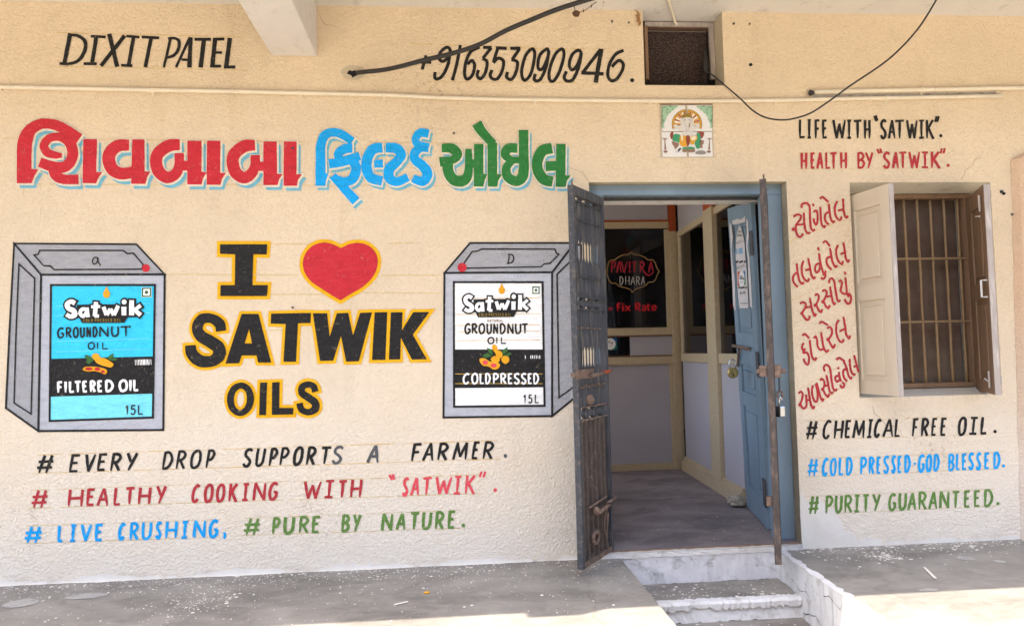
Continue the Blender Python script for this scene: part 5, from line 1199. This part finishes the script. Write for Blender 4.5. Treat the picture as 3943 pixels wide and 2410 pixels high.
# ================================================================== WINDOW
win = thing('barred_window', 'window opening with ochre iron bars over a dark dusty mesh', 'window', (2.9, .2, .9))
x0, x1, z0, z1 = 2.447, 3.356, .918, 2.156
fy0, fy1 = .17, .235
MB().box((x0, fy0, z1-.03), (x1, fy1, z1-.002)).build('frame_rail', 'brownw', win, bevel=.002); MB().box((x0, fy0, z0+.002), (x1, fy1, z0+.03)).build('frame_rail', 'brownw', win, bevel=.002)
MB().box((x0+.001, fy0+.001, z0+.031), (x0+.05, fy1, z1-.031)).build('frame_stile', 'brownw', win); MB().box((x1-.05, fy0+.001, z0+.031), (x1-.001, fy1, z1-.031)).build('frame_stile', 'brownw', win)
MB().box((x0+.05, .262, z0+.028), (x1-.05, .27, z1-.028)).build('mesh_panel', 'mesh', win)
for pxx in (560, 735, 900, 1068, 1238, 1408):
    a = at(*W1(pxx, 330), Y=.19); mb = MB(); pts = []
    for i in range(12):
        z = z0+.029+(z1-z0-.058)*i/11; pts.append((a.x+.02+random.uniform(-.0012, .0012), .192, z))
    mb.tube(pts, [random.uniform(.0072, .0092) for _ in pts], 8); mb.build('bar', 'bar', win, smooth=True)
for T, ya in ((W1, 1098), (W2, 452)):
    z = at(*T(1140, ya), Y=.18).z; MB().box((x0+.045, .177, z-.006), (x1-.045, .2, z+.006)).build('cross_bar', 'bar', win)
def shutter(label, Hh, Ff, za, zb, side, matf, matb, mate, inner=False):
    H_ = Vector((Hh[0], Hh[1], za)); F_ = Vector((Ff[0], Ff[1], za)); D = (F_-H_); n = Vector((D.y, -D.x, 0)).normalized()
    if n.dot(CAMP-H_) < 0: n = -n
    Z = Vector((0, 0, zb-za)); q = (H_, H_+Z, F_, F_+Z)
    root = thing('window_shutter', label, 'shutter', H_)
    U0, U1 = .24, .80; pv = [(.065, .46), (.54, .915)]
    blbox(MB(), 0, .985, 0, 1, -.026, -.010, q=q, n=n).build('board', matb, root)
    for a, b_ in ((0, U0), (U1, .985)): blbox(MB(), a, b_, 0, 1, -.0098, 0, q=q, n=n).build('stile', matf, root, bevel=.0015)
    for a, b_ in ((0, pv[0][0]), (pv[0][1], pv[1][0]), (pv[1][1], 1)): blbox(MB(), U0, U1, a, b_, -.0098, -.0005, q=q, n=n).build('rail', matf, root)
    for a, b_ in pv: blbox(MB(), U0+.08, U1-.08, a+.03, b_-.03, -.0099, -.0035, q=q, n=n).build('raised_panel', matf, root, bevel=.003)
    blbox(MB(), .9855, 1.0, .0, 1, -.031, .0, q=q, n=n).build('worn_edge', mate, root, bevel=.002)
    blbox(MB(), .0, .985, 0, 1, -.031, -.0262, q=q, n=n).build('outer_skin', 'cream', root)
    return root, q, n
shl, q, n = shutter('left wooden window shutter painted cream with two panels and a bare weathered worn edge', (2.463, .11), (2.508, -.30), .905, 2.118, -1, 'cream', 'cream', 'bare')
for v in (.10, .78): blbox(MB(), -.03, .05, v, v+.085, .0005, .005, q=q, n=n).build('hinge', 'cream', shl)
shr, q, n = shutter('right wooden window shutter showing its brown inner face and a white handle', (3.302, .15), (3.105, -.27), .895, 2.115, 1, 'brownw', 'brownw', 'bare')
def sp(u, v, d): return bl(u, v, d, q, n)
MB().tube([sp(.90, .545, .0), sp(.90, .545, .03), sp(.90, .465, .03), sp(.90, .465, .0)], .006, 8).build('handle', 'lime', shr)
for v0 in (.03, .88):
    MB().tube([sp(.86, v0, .012), sp(.86, v0+.08, .012)], .006, 8).build('bolt', 'bare', shr); MB().tube([sp(.62, v0+.04-.05*(v0 > .5), .01), sp(.80, v0+.03-.05*(v0 > .5), .01)], .005, 6).build('bolt_bar', 'lime', shr)
for v0 in (.05, .935): blbox(MB(), .9605, 1.002, v0, v0+.035, -.036, -.0312, q=q, n=n).build('edge_plate', 'bare', shr)

# ================================================================== VENTILATOR OPENING
ve = thing('ventilator', 'small square ventilator opening with a dark dusty mesh under the porch ceiling', 'ventilator', (1.43, .2, 2.8))
VY = .15
vp = lambda x, y: at(*TV(x, y), Y=VY)
def vb(name, xa, ya, xb, yb, mat, d0, d1, bevel=.002):
    a = vp((xa+xb)/2, ya); b_ = vp((xa+xb)/2, yb); l = vp(xa, (ya+yb)/2); r = vp(xb, (ya+yb)/2)
    return MB().box((max(l.x, 1.19), VY-d0, max(b_.z, 2.792)), (min(r.x, 1.68), VY+d1, min(a.z, 3.248))).build(name, mat, ve, bevel=bevel)
vb('frame_top', 185, 325, 1420, 395, 'bare', .02, .03); vb('frame_side', 188, 396, 245, 1330, 'brownw', .02, .03); vb('frame_side', 1325, 396, 1435, 1320, 'bare', .02, .03)
m, nt, b = mat0('fine_dark_mesh', .9, .2); pos = position(nt)
ck = N(nt, 'TexNoise', scale=170, detail=2); nt.links.new(pos, ck.inputs[0])
c = mixc(nt, ramp(nt, ck.outputs['Fac'], [(.45, g(0)), (.62, g(.75))]), lin('2a2121'), lin('64564f'))  # darkness of the recess is put into the mesh base colour
c = mixc(nt, ramp(nt, noise(nt, pos, 7, 4, .6), [(.45, g(0)), (.75, g(.5))]), c, lin('4a3428')); nt.links.new(c, b.inputs['Base Color']); M['vmesh'] = m
MB().box((1.19, VY+.031, 2.792), (1.681, VY+.035, 3.20)).build('mesh', 'vmesh', ve)
MB().box((1.19, VY-.0, 3.205), (1.681, VY+.03, 3.248)).build('packing_board', 'mud', ve)
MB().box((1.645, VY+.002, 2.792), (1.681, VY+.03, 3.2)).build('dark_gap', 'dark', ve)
MB().box((1.19, .02, 2.7915), (1.681, VY+.03, 2.798)).build('dark_sill_sheet', 'dark', ve)  # near-black sheet laid over the ventilator sill
bo = MB(); pts = [vp(1235, 1220), vp(1235, 1120), vp(1230, 980), vp(1222, 880), vp(1215, 800)]
tag(bo.tube([(p_.x, VY-.03, p_.z) for p_ in pts], [.018, .02, .016, .009, .004], 10).build('bottle', 'cable', smooth=True), 'small dark pointed bottle lying in the ventilator opening', 'bottle')
dk = at(*TV(1190, 1335), Y=.1)
tag(MB().ball((dk.x, .1, 2.822), .045, 14, 8, sc=(1, .8, .5)).build('bowl', 'dark', smooth=True), 'dark round bowl at the lower right corner of the ventilator opening', 'bowl')
vc = [(620, -60), (650, 60), (690, 180), (720, 290), (760, 350), (800, 300), (790, 262)]
tag(MB().tube([(at(*TV(x, y), Z=3.238) if y < 200 else at(*TV(x, y), Y=.105)) for x, y in [(600, -160)]+vc[:5]], .0085, 10).build('bent_conduit', 'pvc', smooth=True), 'bent cream plastic pipe coming down from the ceiling into the ventilator', 'pipe')

# ================================================================== PIPES AND CABLES
def wall_pipe(label, pts, r, clips, ends=True):
    P = [wp(x, y, .002+r) for x, y in pts]
    root = thing('conduit_pipe', label, 'conduit', P[0])
    MB().tube([(a.x, a.y, a.z) for a in P], r, 12).build('pipe', 'pvc', root, smooth=True)
    for cx in clips:
        for (xa, ya), (xb, yb) in zip(pts, pts[1:]):
            if xa <= cx <= xb:
                y_ = ya+(yb-ya)*(cx-xa)/(xb-xa); c = wp(cx, y_, .002+r)
                MB().tube([(c.x-.007, c.y, c.z-.001), (c.x+.007, c.y, c.z)], r+.0035, 12).build('clip', 'pvc', root)
                MB().box((c.x-.006, -.006, c.z-r-.014), (c.x+.006, -.0005, c.z+r+.005)).build('saddle', 'pvc', root)
wall_pipe('long cream conduit pipe running the width of the wall above the heading', [(-60, 337), (0, 339), (299, 345), (598, 351), (900, 356), (1195, 363), (1479, 369), (1698, 380), (1922, 386), (2395, 392), (2699, 393), (2998, 390), (3296, 383), (3595, 378), (3853, 373)], .0115, (590, 1157, 1478, 2060, 2500, 2985, 3410))
wall_pipe('short upper conduit pipe at the right just above the long one', [(3131, 358), (3490, 351), (3839, 344), (4100, 340)], .013, (3545, 3838))
p = Paint(.0012); p.poly(TC, [(1480, 735), (1800, 728), (2300, 722), (2900, 712), (2905, 738), (2300, 748), (1800, 760), (1450, 766)]); p.build('bare_strip', basic('grey_unpainted_render', 'a9a198', .95, var=.15, scale=30, bmp=.4, spot=26, spotc='5f564d', lohi=(.52, .68)), wall)
bl_ = wp(3118, 362, .015)
tag(MB().ball(bl_, .016, 10, 7, jit=.3, sc=(1.3, .8, 1)).build('cable_stub', 'cable'), 'black tangled cable stub at the left end of the upper conduit', 'cable stub')
def depth_tube(T, pts, y0, y1, r, n=5, pw_=1.0):
    C_ = catmull(pts, n); out = []
    for i, (x, y) in enumerate(C_):
        t = i/(len(C_)-1); out.append(at(*T(x, y), Y=y0+(y1-y0)*t**pw_))
    return out
ct = depth_tube(TB, [(350, 565), (420, 557), (560, 542), (700, 512), (850, 472), (1100, 412), (1300, 345), (1500, 240), (1700, 155), (1900, 75), (2160, -8), (2500, -110)], -.006, -.75, 1)
tag(MB().tube(ct, [.0125]*len(ct), 10).build('thick_cable', 'cable', smooth=True), 'thick black cable rising from a hole in the wall across the digits to the ceiling', 'cable')
hx_ = [(250, 540), (285, 535), (300, 548), (330, 545), (348, 553), (385, 565), (372, 582), (350, 585), (330, 605), (300, 598), (268, 578)]
Paint(.0009).poly(TB, [(225, 560), (245, 530), (300, 505), (390, 520), (420, 560), (395, 600), (330, 625), (260, 605)], smooth=True).build('plaster_patch', 'reveal', wall)
Paint(.0014).poly(TB, [(290, 545), (312, 552), (340, 545), (348, 566), (372, 578), (338, 590), (318, 604), (305, 585), (272, 572)]).build('cable_hole', 'dark', wall)
ct = depth_tube(TC, [(610, 575), (650, 562), (700, 590), (760, 640), (900, 760), (1000, 855), (1100, 910), (1220, 929), (1320, 918), (1450, 875), (1600, 778), (1750, 668), (2000, 500), (2150, 370), (2290, 210), (2410, 20), (2500, -150)], .06, -.65, 1, n=6)
for i in range(len(ct)):
    pass
tag(MB().tube(ct, .0048, 8).build('thin_cable', 'cable', smooth=True), 'thin dark cable hanging in a deep loop from the ventilator up to the top right', 'cable')

# mud nest and cobweb thread hanging from the ceiling edge
nx_ = at(*TB(2045, 108), Y=-.1)
mn = thing('mud_nest', 'small brown mud nest hanging on threads by the thick black cable', 'nest', nx_)
MB().ball(nx_, .022, 12, 8, jit=.14, sc=(1, .8, .85)).build('nest', 'mud', mn)
MB().tube([nx_+Vector((-.006, 0, .018)), at(*TB(2030, 45), Y=-.1), at(*TB(2048, -20), Y=-.1)], .0022, 5).build('thread', 'mud', mn)
MB().tube([nx_+Vector((.018, 0, .006)), at(*TB(2115, 82), Y=-.1), at(*TB(2165, 45), Y=-.1), at(*TB(2225, 0), Y=-.1), at(*TB(2260, -20), Y=-.1)], .0022, 5).build('thread', 'mud', mn)
for x, y in ((2163, 50), (2258, 15), (2100, 85)): MB().ball(at(*TB(x, y), Y=-.1), .006, 6, 5, jit=.3, sc=(.6, .6, 1.8)).build('bit', 'mud', mn)

# gecko on the wall beside the ventilator
gk = [(0, 108, .0025), (35, 102, .004), (62, 125, .006), (75, 165, .008), (68, 200, .012), (78, 235, .014), (88, 290, .015), (95, 320, .012), (96, 345, .013), (94, 385, .004)]
gk2 = catmull(gk, 4); mb = MB(); mb.tube([wp(*TV(x, y), .002+r_*.45) for x, y, r_ in gk2], [r_*.6 for _, _, r_ in gk2], 10)
for a in (((85, 215), (100, 190), (104, 150)), ((70, 215), (45, 200), (30, 190)), ((100, 300), (118, 318), (122, 335)), ((85, 300), (55, 292), (30, 305))):
    mb.tube([wp(*TV(x, y), .006) for x, y in a], [.0032, .0024, .0014], 6)
tag(mb.build('gecko', 'gecko', smooth=True), 'small brown gecko clinging to the wall left of the ventilator', 'gecko')
# nails, pegs and holes in the plaster
def peg(x, y, r, lab, nm='nail', d=.012, mat='steel'):
    c = wp(x, y, 0); tag(MB().tube([(c.x, -.0005, c.z), (c.x, -d, c.z)], r, 8).build(nm, mat), lab, nm.replace('_', ' '))
peg(2432, 311, .0001, 'x') if 0 else None
pgs = [(2421, 90, .005, 'small dark nail head left of the ventilator beside the gecko'), (2824, 94, .006, 'dark nail head on the plaster right of the ventilator near its top'), (2885, 95, .0045, 'tiny nail head furthest right of the ventilator near the ceiling'), (2356, 85, .0055, 'dark nail head under the ceiling between the nest and the gecko'),
       (1129, 573, .007, 'brown nail in the wall above the heart, nearest the heading'), (1128, 1184, .006, 'dark speck like nail between the capital I and the widest word'), (3854, 739, .009, 'dark nail hole high on the pilaster at the right'),
       (3895, 827, .006, 'small rusty nail right of the right shutter'), (1748, 515, .006, 'dark nail just above the blue heading word')]
for x, y, r_, lab in pgs: peg(x, y, r_, lab)
for x, y, lab in ((3853, 738, 'left one of the pair of wall holes right of the window top'), (3865, 746, 'right one of the pair of wall holes right of the window top')): pass
for T, x, y, r_ in ((TC, 985, 503, .012), (W1, 2000, 258, .009), (W1, 2035, 280, .011), (W1, 2137, 545, .006), (TA, 20, 692, .006), (R2, 0, 0, .0)):
    if r_:
        px_, py_ = T(x, y); s_ = r_/4.5*2849
        Paint(.0013 if px_ < 3900 else .037).poly(lambda a, b__: (a, b__), [(px_+s_*random.uniform(.7, 1.2)*math.cos(k*.9), py_+s_*random.uniform(.7, 1.1)*math.sin(k*.9)) for k in range(7)]).build('plaster_hole', 'dark', wall)

# hairline cracks in the plaster
M['hair'] = basic('crack_brown', '8a7457', .95, var=.2, scale=30, bmp=0)  # brown tone of the crack lines
random.seed(21); ck_ = Paint(.0006, jit=.3, step=.00003)
for (x, y, ang, n_) in ((2785, 335, 60, 5), (3360, 1562, 80, 7), (2268, 700, -120, 6), (3700, 690, -30, 6), (1230, 60, 70, 6), (250, 640, -10, 7)):
    P = [(x, y)]; a_ = R_(ang)
    for i in range(n_):
        a_ += random.uniform(-.6, .6); P.append((P[-1][0]+random.uniform(12, 34)*math.cos(a_), P[-1][1]+random.uniform(12, 34)*math.sin(a_)))
    ck_.stroke(lambda u, v: (u, v), P, 1.2, smooth=False, taper=.8)
tag(ck_.build('hairline_crack', 'hair', wall), kind='stuff')
# ================================================================== TILE PICTURE
tp = thing('tile_picture', 'square picture of four white glazed tiles with an elephant headed seated figure above the door', 'tile picture', wp(2645, 508))
TO = .0075
def tq(x, y, h): return wp(x, y, TO+h)
Paint(.001).poly(TT, [(60, 95), (1410, 90), (1425, 1425), (75, 1430)]).build('mortar_bed', 'reveal', tp)
for (xa, ya, xb, yb) in ((108, 118, 722, 768), (752, 112, 1385, 768), (112, 788, 742, 1412), (772, 785, 1395, 1408)):
    a, b_ = wp(*TT(xa, ya)), wp(*TT(xb, yb))
    MB().box((a.x, -TO, b_.z), (b_.x, -.0015, a.z)).build('tile', 'ceramic', tp, bevel=.0012)
def TP(off=.0003): return Paint(off, mp=tq, jit=.1, step=.00003)
def clipx(pts, lo=None, hi=None): return [(max(lo, x) if lo else min(hi, x), y) for x, y in pts]
ink = {k: flat('print_'+k, v, .3) for k, v in dict(dgreen='4c6e54', sage='9dbf9f', ochre='8e7430', gold='d09a35', rust='a3502a', cream_='e8dfc8', skin='cfcac2', shade='8b857c', emerald='3f8f62', saffron='d79b30', maroon='8a4430', wood='8d6e5a', blackp='35322f', ecru='e2d6ae').items()}
def arc(cx, cy, r, a0, a1, n=14, ry=None): return [(cx+r*math.cos(R_(a0+(a1-a0)*i/n)), cy-(ry or r)*math.sin(R_(a0+(a1-a0)*i/n))) for i in range(n+1)]
# corner filigree
for sgn_ in (0, 1):
    fx = (lambda x: x) if not sgn_ else (lambda x: 1493-x)
    p = TP(.0003); p.poly(TT, [(fx(x), y) for x, y in ((112, 130), (520, 135), (490, 185), (440, 205), (420, 240), (360, 265), (330, 310), (275, 330), (262, 390), (215, 430), (212, 500), (175, 560), (160, 620), (185, 685), (112, 690))]); p.build('print', ink['sage'], tp)
    p = TP(.0018); random.seed(5)
    for k in range(46):
        x, y = random.uniform(118, 470), random.uniform(140, 660)
        if (x-112)/400+(y-130)/560 > .86: continue
        a = random.uniform(0, 6.28); r_ = random.uniform(14, 26)
        p.stroke(TT, [(fx(x+r_*math.cos(a+t)), y+r_*math.sin(a+t)) for t in (0, 1.2, 2.6, 3.8)], random.uniform(6, 11))
    p.stroke(TT, [(fx(x), y) for x, y in ((115, 138), (500, 140))], 9, smooth=False); p.stroke(TT, [(fx(x), y) for x, y in ((118, 138), (118, 680))], 9, smooth=False); tag(p.build('print', ink['dgreen'], tp), kind='stuff')
# halo
CX, CY = 742, 590
for a0, a1 in ((93, 200), (87, -20)):
    p = TP(.0003); p.stroke(TT, arc(CX, CY, 350, a0, a1, 16, 340), 46, smooth=False); p.build('print', ink['gold'], tp)
    p = TP(.0022); p.stroke(TT, arc(CX, CY, 375, a0, a1, 16, 362), 12, smooth=False); p.stroke(TT, arc(CX, CY, 325, a0, a1, 16, 314), 9, smooth=False); p.build('print', ink['ochre'], tp)
cols = ['rust', 'cream_', 'gold', 'rust', 'gold', 'cream_']
for k in range(22):
    a = -12+204*k/21.5
    if 84 < a < 96: continue
    p = TP(.0006); p.poly(TT, [(CX+322*math.cos(R_(a-4)), CY-311*math.sin(R_(a-4))), (CX+322*math.cos(R_(a+4)), CY-311*math.sin(R_(a+4))), (CX+150*math.cos(R_(a+4)), CY-150*math.sin(R_(a+4))), (CX+150*math.cos(R_(a-4)), CY-150*math.sin(R_(a-4)))]); p.build('print', ink[cols[k % 6]], tp)
def shp(col, pts, off=.0026, smooth=True): p = TP(off); p.poly(TT, pts, smooth=smooth); p.build('print', ink[col], tp)
shp('ochre', [(610, 450), (615, 380), (690, 330), (800, 330), (860, 385), (870, 450), (740, 420)])
shp('skin', [(580, 440), (640, 445), (700, 425), (800, 425), (860, 445), (905, 470), (910, 560), (860, 590), (830, 560), (850, 600), (930, 620), (960, 700), (930, 760), (560, 760), (535, 690), (560, 620), (640, 590), (600, 580), (572, 520)], .0034)
shp('skin', [(640, 780), (880, 780), (880, 860), (800, 880), (740, 900), (680, 880), (630, 850)], .0034)
shp('skin', [(400, 640), (450, 600), (500, 620), (560, 690), (490, 700), (440, 700)], .0034); shp('skin', [(960, 640), (1010, 590), (1060, 620), (1050, 690), (980, 700)], .0034)
p = TP(.0048); p.stroke(TT, [(680, 430), (665, 520), (690, 600), (720, 700), (735, 790)], 6); p.stroke(TT, [(815, 430), (825, 520), (800, 620), (790, 700), (760, 780)], 6); p.stroke(TT, [(600, 470), (640, 490), (650, 540)], 6); p.stroke(TT, [(890, 470), (860, 500), (850, 560)], 6); p.stroke(TT, [(540, 640), (600, 600)], 6); p.stroke(TT, [(870, 600), (940, 650)], 6); p.build('print', ink['shade'], tp)
p = TP(.0056); p.dot(TT, 692, 492, 13); p.dot(TT, 790, 495, 13); p.stroke(TT, [(810, 580), (800, 630), (795, 680)], 26); p.build('print', ink['wood'], tp)
shp('emerald', [(395, 870), (470, 840), (560, 860), (560, 930), (545, 1060), (470, 1030), (380, 1010), (390, 930)]); shp('emerald', [(985, 830), (1060, 840), (1090, 960), (1055, 1190), (1020, 1215), (975, 1190), (940, 1060), (985, 960)])
shp('maroon', [(315, 870), (345, 800), (395, 795), (380, 960), (340, 960)]); shp('maroon', [(990, 790), (1150, 790), (1165, 870), (1110, 960), (1085, 900), (1060, 830)])
shp('saffron', [(560, 900), (640, 880), (720, 900), (715, 1000), (740, 1140), (650, 1160), (560, 1100), (545, 1000)]); shp('maroon', [(715, 900), (800, 890), (815, 1030), (780, 1130), (730, 1090)], .0040)
shp('gold', [(815, 960), (860, 900), (980, 880), (1000, 960), (940, 1040), (910, 1100), (830, 1090)], .0030); shp('ecru', [(830, 955), (880, 905), (950, 895), (975, 940), (930, 1000), (860, 1000)], .0046); shp('ecru', [(590, 890), (630, 880), (645, 960), (620, 1030), (590, 980)], .0046)
shp('wood', [(370, 1030), (525, 1080), (520, 1150), (470, 1200), (440, 1225), (415, 1150), (375, 1100)]); shp('wood', [(1060, 1000), (1165, 1000), (1165, 1080), (1130, 1110), (1130, 1190), (1165, 1195), (1060, 1195), (1070, 1100)], smooth=False)
shp('emerald', [(630, 1190), (700, 1175), (740, 1185), (740, 1230), (640, 1230)]); shp('emerald', [(785, 1165), (880, 1168), (935, 1190), (920, 1225), (785, 1228)]); shp('wood', [(630, 1235), (740, 1235), (740, 1290), (640, 1298)]); shp('wood', [(785, 1232), (935, 1232), (925, 1298), (785, 1300)])
shp('blackp', [(510, 1280), (530, 1220), (570, 1195), (600, 1215), (560, 1250), (545, 1285)]); p = TP(.003); p.stroke(TT, [(520, 1285), (475, 1295), (440, 1270)], 7); p.build('print', ink['shade'], tp)
shp('shade', [(950, 1330), (1000, 1270), (1130, 1255), (1210, 1290), (1210, 1340), (1080, 1355)])
for lx in (0, 1):
    fx = (lambda x: x) if not lx else (lambda x: 1495-x)
    p = TP(.0026); p.stroke(TT, [(fx(185), 985, 16), (fx(195), 1200, 40)], smooth=False); p.stroke(TT, [(fx(170), 1215, 30), (fx(225), 1215, 30)], smooth=False); p.poly(TT, [(fx(x), y) for x, y in ((145, 1285), (180, 1250), (220, 1250), (262, 1285), (220, 1318), (180, 1318))]); p.poly(TT, [(fx(x), y) for x, y in ((120, 955), (150, 985), (220, 985), (248, 950), (215, 970), (185, 945), (150, 970))])
    for k in range(5): p.stroke(TT, [(fx(125+30*k), 960), (fx(120+32*k), 935)], 10, smooth=False)
    p.build('print', ink['wood'], tp)
random.seed(11)
Paint(.0012).poly(TT, [(40, 68), (1405, 68), (1380, 95), (1200, 88), (900, 100), (500, 92), (100, 100)]).build('grime_strip', 'brown', wall)

# ================================================================== SMALL STUFF ON THE FLOOR
mb = MB(); random.seed(3)
def fleck(x, y, z, r, el=1.0):
    k = 7; a0 = random.uniform(0, 6.28); n = len(mb.v); hh = random.uniform(.0008, .0022)
    P = [(x+r*el*random.uniform(.7, 1.2)*math.cos(a0+6.283*i/k), y+r*random.uniform(.7, 1.2)*math.sin(a0+6.283*i/k)) for i in range(k)]
    for a, b_ in P: mb.v.append((a, b_, z+.0003))
    for a, b_ in P: mb.v.append((x+(a-x)*.8, y+(b_-y)*.8, z+hh))
    mb.f.append(tuple(n+k+i for i in range(k)))
    for i in range(k): j = (i+1) % k; mb.f.append((n+i, n+j, n+k+j, n+k+i))
def rs(): return min(.012, .0016+random.expovariate(1/.0019))
for _ in range(1300):
    x = random.uniform(-2.8, .93); y = -min(1.1, random.expovariate(1/.11))
    if x > .2 and random.random() < .35: continue
    fleck(x, y-.004, 0, rs()*(.8 if y > -.05 else .9), random.uniform(.8, 1.2))
for _ in range(420): fleck(random.uniform(-2.8, .92), random.uniform(-.95, -.05), 0, rs()*.8, random.uniform(.8, 1.2))
for _ in range(170): fleck(random.gauss(-1.28, .10), random.gauss(-.42, .10), 0, rs()*.95, random.uniform(.8, 1.2))
for _ in range(520):
    x = random.uniform(2.0, 4.2); y = -min(.9, random.expovariate(1/.10)); fleck(x, y-.004, 0, rs(), random.uniform(1, 1.8))
for _ in range(90): fleck(random.gauss(2.42, .05), random.gauss(-.22, .05), 0, rs()*1.2, 1.3)
for _ in range(120): fleck(random.uniform(.97, 1.85), random.uniform(-.30, -.02), ZT1, rs(), 1.4)
for _ in range(60): fleck(random.uniform(.97, 1.8), random.uniform(-.6, -.34), ZT2, rs(), 1.4)
for _ in range(40): fleck(random.uniform(.95, 2.0), random.uniform(.02, .9), .04, rs()*.6, 1.3)
tag(mb.build('paint_flecks', 'fleck'), kind='stuff', label='dried white paint flecks spattered over the porch floor along the wall', cat='paint flecks')
# larger pale paint patches
def patch(px_, py_, rx, ry, mat, z=.0025, nm='floor_stain'):
    c = at(px_, py_, Z=0); P = [(c.x+rx*random.uniform(.85, 1.12)*math.cos(6.283*i/16), c.y+ry*random.uniform(.85, 1.12)*math.sin(6.283*i/16), z) for i in range(16)]
    structure(MB().face(P).build(nm, mat))
M['stain'] = basic('pale_dried_spill', 'a5a19a', .85, var=.1, scale=30, bmp=.1, spot=16, spotc='8c8882', lohi=(.5, .7))
patch(3720, 2150, .05, .04, 'stain'); patch(3850, 2162, .03, .03, 'stain'); patch(3575, 2271, .05, .02, 'stain'); patch(80, 2322, .08, .07, 'stain'); patch(330, 2295, .10, .05, 'stain')
# chalky scraps
for (x, y, dx, dy, lab) in ((3580, 2205, 45, 42, 'pale flat splinter of paint lying on the right hand porch floor'), (1545, 2322, 50, -12, 'pale thin scrap lying on the grey left hand porch floor'), ):
    a, b_ = at(x-dx/2, y-dy/2, Z=.004), at(x+dx/2, y+dy/2, Z=.004); d = (b_-a); n = Vector((-d.y, d.x, 0)).normalized()*.008
    tag(MB().prism([a-n*.6, b_-n, b_+n*.8, a+n], (0, 0, .003)).build('paint_scrap', 'fleck'), lab, 'paint scrap')
a = at(1643, 2280, Z=.004); tag(MB().prism([(a.x-.015, a.y-.012, .003), (a.x+.013, a.y-.01, .003), (a.x+.016, a.y+.012, .003), (a.x-.008, a.y+.014, .003)], (0, 0, .003)).build('orange_scrap', 'orange'), 'small orange yellow scrap lying on the left porch floor', 'scrap')
# whitewashed corner patch and ragged lime line at the foot of the wall
P = [(2.047, .0), (2.047, .30), (2.10, .27), (2.16, .29), (2.20, .24), (2.27, .21), (2.29, .14), (2.33, .09), (2.40, .05), (2.52, .035), (2.52, 0)]
P2 = [(x+(random.uniform(-.008, .008) if x > 2.05 and z > 0 else 0), z+(random.uniform(-.012, .012) if z > 0 and x > 2.05 else 0)) for x, z in catmull(P, 5)]
m_, nt_, b__ = mat0('smooth_whitewash', .9, .2); ps = position(nt_); c_ = ramp(nt_, noise(nt_, ps, 9, 5, .6), [(.3, lin('ddd6ca')), (.7, lin('e8e3da'))]); nt_.links.new(c_, b__.inputs['Base Color']); bump(nt_, b__, noise(nt_, ps, 20, 5, .6), .2, .004); M['wash'] = m_
MB().face([(x, -.0014, z) for x, z in P2]).build('whitewash_patch', 'wash', wall)
mb = MB(); x = -6.0; top_ = []
while x < .84: top_.append((x, random.uniform(.010, .034)+.012*math.sin(x*9))); x += random.uniform(.015, .05)
for (xa, za), (xb, zb) in zip(top_, top_[1:]): mb.face([(xa, -.0013, 0), (xb, -.0013, 0), (xb, -.0013, zb), (xa, -.0013, za)]); mb.face([(xa, -.0013, .0022), (xb, -.0013, .0022), (xb, -.004-zb*.45, .0022), (xa, -.004-za*.45, .0022)])
x = 2.3; top_ = []
while x < 3.42: top_.append((x, random.uniform(.006, .035))); x += random.uniform(.012, .04)
for (xa, za), (xb, zb) in zip(top_, top_[1:]): mb.face([(xa, -.0013, 0), (xb, -.0013, 0), (xb, -.0013, zb), (xa, -.0013, za)])
mb.build('lime_line', 'wash', wall)
